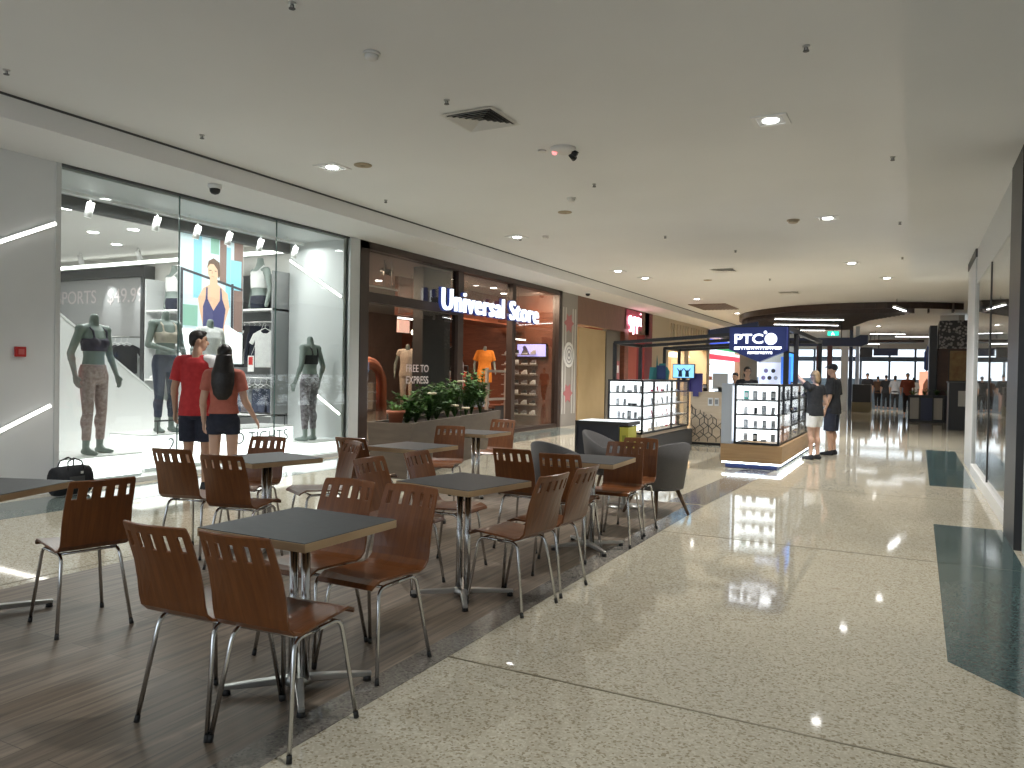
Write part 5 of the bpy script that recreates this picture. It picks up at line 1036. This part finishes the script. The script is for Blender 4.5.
rod('linear light beyond the canopy, left of the far pair',(-2.0,43.5,3.85),(-.4,43.9,3.85)); rod('linear light beyond the canopy, right of the far pair',(-.9,46.2,3.85),(.9,46.6,3.85)); rod('faint linear light over the far exit',(-3.3,44.8,3.4),(-1.6,45.1,3.4))
t=thing('exit_sign','green glowing emergency exit sign hanging below the timber canopy','sign',(-2.85,33.0,3.28)); B('housing',M_dgrey,-.22,.22,-.03,.03,-.1,.1,t); B('face',emis('exit_green',(.02,.5,.33),1.8),-.21,.21,-.034,-.03,-.09,.09,t); b=MB(); b.cyl((-.02,-.036,.045),(-.02,-.034,.045),.022,seg=10); b.prism([(-.05,-.036,.02),(.02,-.036,.02),(.06,-.036,-.07),(.03,-.036,-.07),(-.01,-.036,-.02),(-.05,-.036,-.07),(-.08,-.036,-.07)],(0,0,0),(0,.002,0)); b.build('running_figure',emis('exit_white',(.8,1.,.9),2.2),t); MB().cyl((0,0,.1),(0,0,.72),.01,seg=6).build('rod',M_black,t)
t=thing('hanging_header','dark navy stepped header board hanging beyond the phone kiosk','board',(-3.0,33.5,3.02)); MB().prism([(-2.2,0,-.22),(1.15,0,-.22),(1.38,0,-.12),(1.38,0,.22),(1.1,0,.22),(.9,0,.12),(-1.9,0,.12),(-2.2,0,.2)],(0,0,0),(0,.4,0)).build('board',M_navy,t)
for x in (-1.2,.4): MB().cyl((x,.2,.10),(x,.2,.98),.02,seg=6).build('rod',M_black,t)
for i,x in enumerate((-3.35,-2.95)):
    t=thing('brown_post','dark reddish post under the navy header, %s'%('left one','right one')[i],'post',(x,32.9,0)); B('shaft',mat('post_red',(.07,.02,.02),.5),-.09,.09,-.09,.09,.06,2.795,t); B('foot',M_black,-.13,.13,-.13,.13,0,.06,t)
t=thing('ceiling_raft','second dark timber raft near the far exit','ceiling canopy',(-1.2,49.2,3.60)); MB().prism([(-1.9,0,0),(-1.4,-1.2,0),(1.2,-1.6,0),(1.7,-1.2,0),(1.2,.4,0)],(0,0,0),(0,0,.12)).build('panel',M_cano,t)
for x in (-1,1): MB().cyl((x,-.6,.11),(x,-.6,.45),.02,seg=6).build('rod',M_black,t)
# ------------------------------------------------------------------ far end
struct(B('wall_end_header',M_offw,-9,6,52.4,52.6,3.35,4.1)); struct(B('trim_end_beam',mat('beam_blue',(.10,.15,.22),.4),-9,3,52.4,52.55,2.62,2.90))
for i,x in enumerate((-5.6,-3.9,-2.9,-1.3,.1,1.3)): struct(B('trim_end_mullion',mat('beam_blue',(.10,.15,.22),.4),x-.06,x+.06,52.38,52.52,0,3.4))
struct(B('window_9',M_caseg,-9,3,52.46,52.48,0,3.38)); struct(B('wall_end_left',M_offw,-9,-6.6,52.3,52.6,0,3.4))
col=struct(B('column_far',mat('column_pale',(.60,.66,.74),.4),-3.05,-2.75,39.6,39.9,0,4.0)); struct(B('column_far',mat('column_dark_blue',(.03,.05,.10),.4),-2.70,-2.55,39.5,39.8,0,4.0)) 
struct(B('column_far',mat('column_pale',(.6,.66,.74)),-2.45,-2.28,39.9,40.1,0,4.0)); struct(B('window_10',M_caseg,-6.5,-3.1,39.7,39.72,0,3.3))
t=thing('dark_bin_bench','dark boxy seat and planter by the far left columns','bench',(-2.0,38.6,0)); B('base',mat('bench_olive',(.16,.15,.10),.6),-.45,.35,-.5,.5,0,.45,t); B('top_box',M_black,-.43,.33,-.48,.48,.45,1.25,t)
t=thing('pink_poster_stand','tall pink and orange poster stand near the far exit','poster',(.62,44.5,0)); B('board',emis('poster_pink',(.85,.42,.28),.8),-.35,.35,-.02,.02,.35,1.95,t); B('base',M_dgrey,-.38,.38,-.2,.2,0,.05,t); B('post',M_dgrey,-.04,.04,.021,.06,.05,1.9,t); MB().prism([(-.2,-.022,.6),(.2,-.022,.6),(.15,-.022,1.3),(0,-.022,1.6),(-.15,-.022,1.3)],(0,0,0),(0,.002,0)).build('picture',mat('poster_peach',(.6,.3,.2),.6),t)
t=thing('hanging_screen','dark pair of screens hanging from the far ceiling','screen',(-1.9,46.5,2.95)); B('left_panel',M_black,-.75,-.1,-.05,.05,-.22,.30,t); B('right_panel',M_navy,-.05,1.15,-.05,.05,-.15,.25,t); MB().cyl((.2,0,.2),(.2,0,1.05),.02,seg=6).build('rod',M_black,t); MB().bar((-.3,0,.27),(.3,0,.22),.04).build('bracket',M_black,t)
t=thing('blue_banner','narrow dark blue banner on a pole near the far exit','banner',(.62,46.8,0)); MB().cyl((0,0,.04),(0,0,3.4),.025,seg=8).build('pole',M_dgrey,t); MB().prism([(.0,-.01,2.0),(.26,-.01,2.1),(.24,-.01,2.9),(.05,-.01,3.35),(-.12,-.01,3.0),(-.12,-.01,2.1)],(0,0,0),(0,.02,0)).build('flag',mat('banner_blue',(.03,.06,.22),.6),t); MB().cyl((0,0,0),(0,0,.04),.2,seg=14).build('base',M_dgrey,t)
struct(B('daylight_block_far',mat('exterior_bluegrey',(.22,.27,.33),.8),-12,8,60,60.3,-.1,1.55))  # added wall outside the glass to cut daylight and its streaks on the floor
# right side beyond the white pillar: dark shopfronts
struct(B('wall_right_far',mat('far_right_wall',(.40,.36,.30),.7),1.5,1.7,34.0,62,0,4)); struct(B('wall_right_recess',M_dgrey,3.2,3.4,16,34,0,4))
struct(B('wall_right_return',M_offw,.88,1.5,34,34.2,2.6,4.0)); 
dt=thing('dark_shopfront','dark brown timber shopfront block with patterned upper panel beyond the white pillar','shopfront',(1.5,31.5,0))
B('body',woodmat('dark_cladding',(.05,.022,.014),(.085,.04,.024),(3,3,14),.5),-.75,1.1,0,1.9,0,2.62,dt); B('side_pier',M_black,-1.0,-.76,-.1,1.9,0,3.45,dt)
pt=mat('mosaic_panel',(.05,.05,.055),.5); n_,l_,b_=nodes(pt); vo=n_.new('ShaderNodeTexVoronoi'); vo.inputs['Scale'].default_value=11; l_.new(coords(pt.node_tree),vo.inputs['Vector']); l_.new(ramp(pt.node_tree,vo.outputs['Distance'],[(.35,(.30,.29,.29)),(.55,(.03,.03,.035))]),b_.inputs['Base Color'])
B('patterned_panel',pt,-.70,1.1,-.08,1.9,2.62,3.62,dt)
t=thing('menu_poster','tan framed poster on the dark timber shopfront','poster',(1.45,31.44,2.02)); B('frame',M_black,-.34,.34,-.0,.05,-.56,.56,t); B('print',noisy('tan_print',(.36,.26,.12),(.22,.12,.06),5,.6),-.31,.31,-.008,.0,-.53,.53,t)
t=thing('red_sign_panel','small red panel low on the dark timber shopfront beside the poster','sign',(1.55,31.44,1.55)) if 0 else None
t=thing('dark_kiosk_counter','black counter box with a pale notice beside the white pillar','counter',(1.28,26.4,0)); B('body',M_black,-.32,.6,0,1.4,0,1.42,t); B('top',M_dgrey,-.35,.63,-.03,1.43,1.42,1.46,t); B('notice',mat('notice_grey',(.36,.36,.36),.6),-.08,.24,-.008,.0,.72,1.18,t)
t=thing('bistro_barrier','dark low planter barrier with pale panels on the far right of the mall','barrier',(.52,30.8,0)); B('frame',M_black,-.65,.78,0,.12,.0,.06,t); B('top_rail',M_black,-.65,.78,-.0,.12,.90,.96,t)
for x in (-.65,-.30,.1,.45,.74): B('post',M_black,x,x+.04,.0,.12,.06,.90,t)
for x in (-.60,-.12+.25): B('panel',mat('panel_grey',(.38,.38,.36),.6),x,x+.28,.04,.07,.10,.86,t)
B('dark_panel',M_navy,-.26,.10,.04,.07,.06,.86,t); B('soil_box',M_black,-.62,.75,.13,.42,.0,.92,t)
for i in range(4): plant('low green plant in the far right barrier box, %s'%('first from the left','second from the left','third from the left','fourth from the left')[i],(.02+i*.36,31.07,.92),.26,.2,M_plant1,40+i,60)
# ------------------------------------------------------------------ shop lamps and an added fill
def area(name,loc,size,e,col,rot=(0,0,0),sy=None):
    la=bpy.data.lights.new(name,'AREA'); la.energy=e; la.color=col; la.size=size
    if sy: la.shape='RECTANGLE'; la.size_y=sy
    o=bpy.data.objects.new(name,la); COL.objects.link(o); o.location=loc; o.rotation_euler=rot; return o
area('sports_lamp',(-11.3,8.2,3.70),1.2,92,(1,.96,.94),sy=1.2); area('sports_lamp',(-14.5,7.5,3.70),1.5,85,(1,.97,.95),sy=1.5); area('sports_window_lamp',(-9.45,8.0,3.62),.12,62,(1,.99,.97),sy=4.6)
for x in (-14.9,-13.9): 
    la=bpy.data.lights.new('panel_lamp','SPOT'); la.energy=34; la.spot_size=R(44); la.spot_blend=.6; la.shadow_soft_size=.03; o=bpy.data.objects.new('panel_lamp',la); COL.objects.link(o); o.location=(x,9.95,3.45); o.rotation_euler=(R(35),0,0)
area('clothing_lamp',(-9.25,16.2,3.58),.25,75,(1,.74,.54),sy=2.2); area('clothing_lamp',(-10.6,12.4,3.60),.6,120,(1,.72,.52),sy=1.2); area('clothing_lamp',(-11.5,15.2,3.60),.6,120,(1,.70,.5),sy=1)
area('shoe_wall_fill',(-9.15,18.5,3.5),.25,55,(1,.74,.55),(R(32),0,0),.8); area('boutique_lamp',(-10.8,24.5,3.25),1.2,90,(1,.74,.60),sy=3); area('boutique_lamp',(-9.4,22.2,3.25),.5,45,(1,.80,.55),sy=2)  # the shoe wall area light is an added fill to brighten the shelves
area('beige_lamp',(-9.6,33,3.45),.8,330,(1,.80,.58),sy=5); area('far_shop_lamp',(-9.4,41,3.45),.8,120,(1,.75,.58),sy=5)
area('right_shop_lamp',(3,11.4,3.35),1,45,(1,.97,.92),sy=5)
# daylight
w=bpy.data.worlds.new('daylight'); sc.world=w; w.use_nodes=True; bg=w.node_tree.nodes['Background']; bg.inputs['Color'].default_value=(.80,.90,1.,1); bg.inputs['Strength'].default_value=1.6
# ------------------------------------------------------------------ camera
cam=bpy.data.cameras.new('camera'); co=bpy.data.objects.new('camera',cam); COL.objects.link(co); sc.camera=co
cam.sensor_fit='HORIZONTAL'; cam.sensor_width=36; cam.lens=769.0*36/1024; cam.clip_start=.05; cam.clip_end=200
M3=Matrix(((0.88651644,-0.0215349,0.46219569),(0.4623662,0.0034591,-0.88668232),(0.01749584,0.99976211,0.01302356)))
co.matrix_world=Matrix.Translation((0,0,1.45))@M3.to_4x4()
vs=sc.view_settings; vs.view_transform='Standard'; vs.look='None'; vs.exposure=.42; vs.gamma=1; vs.use_curve_mapping=False
sc.cycles.use_denoising=True; sc.cycles.max_bounces=8; sc.cycles.diffuse_bounces=4; sc.cycles.glossy_bounces=4; sc.cycles.transparent_max_bounces=14; sc.cycles.sample_clamp_indirect=4; sc.cycles.caustics_reflective=False; sc.cycles.caustics_refractive=False
try: sc.cycles.use_light_tree=True
except Exception: pass
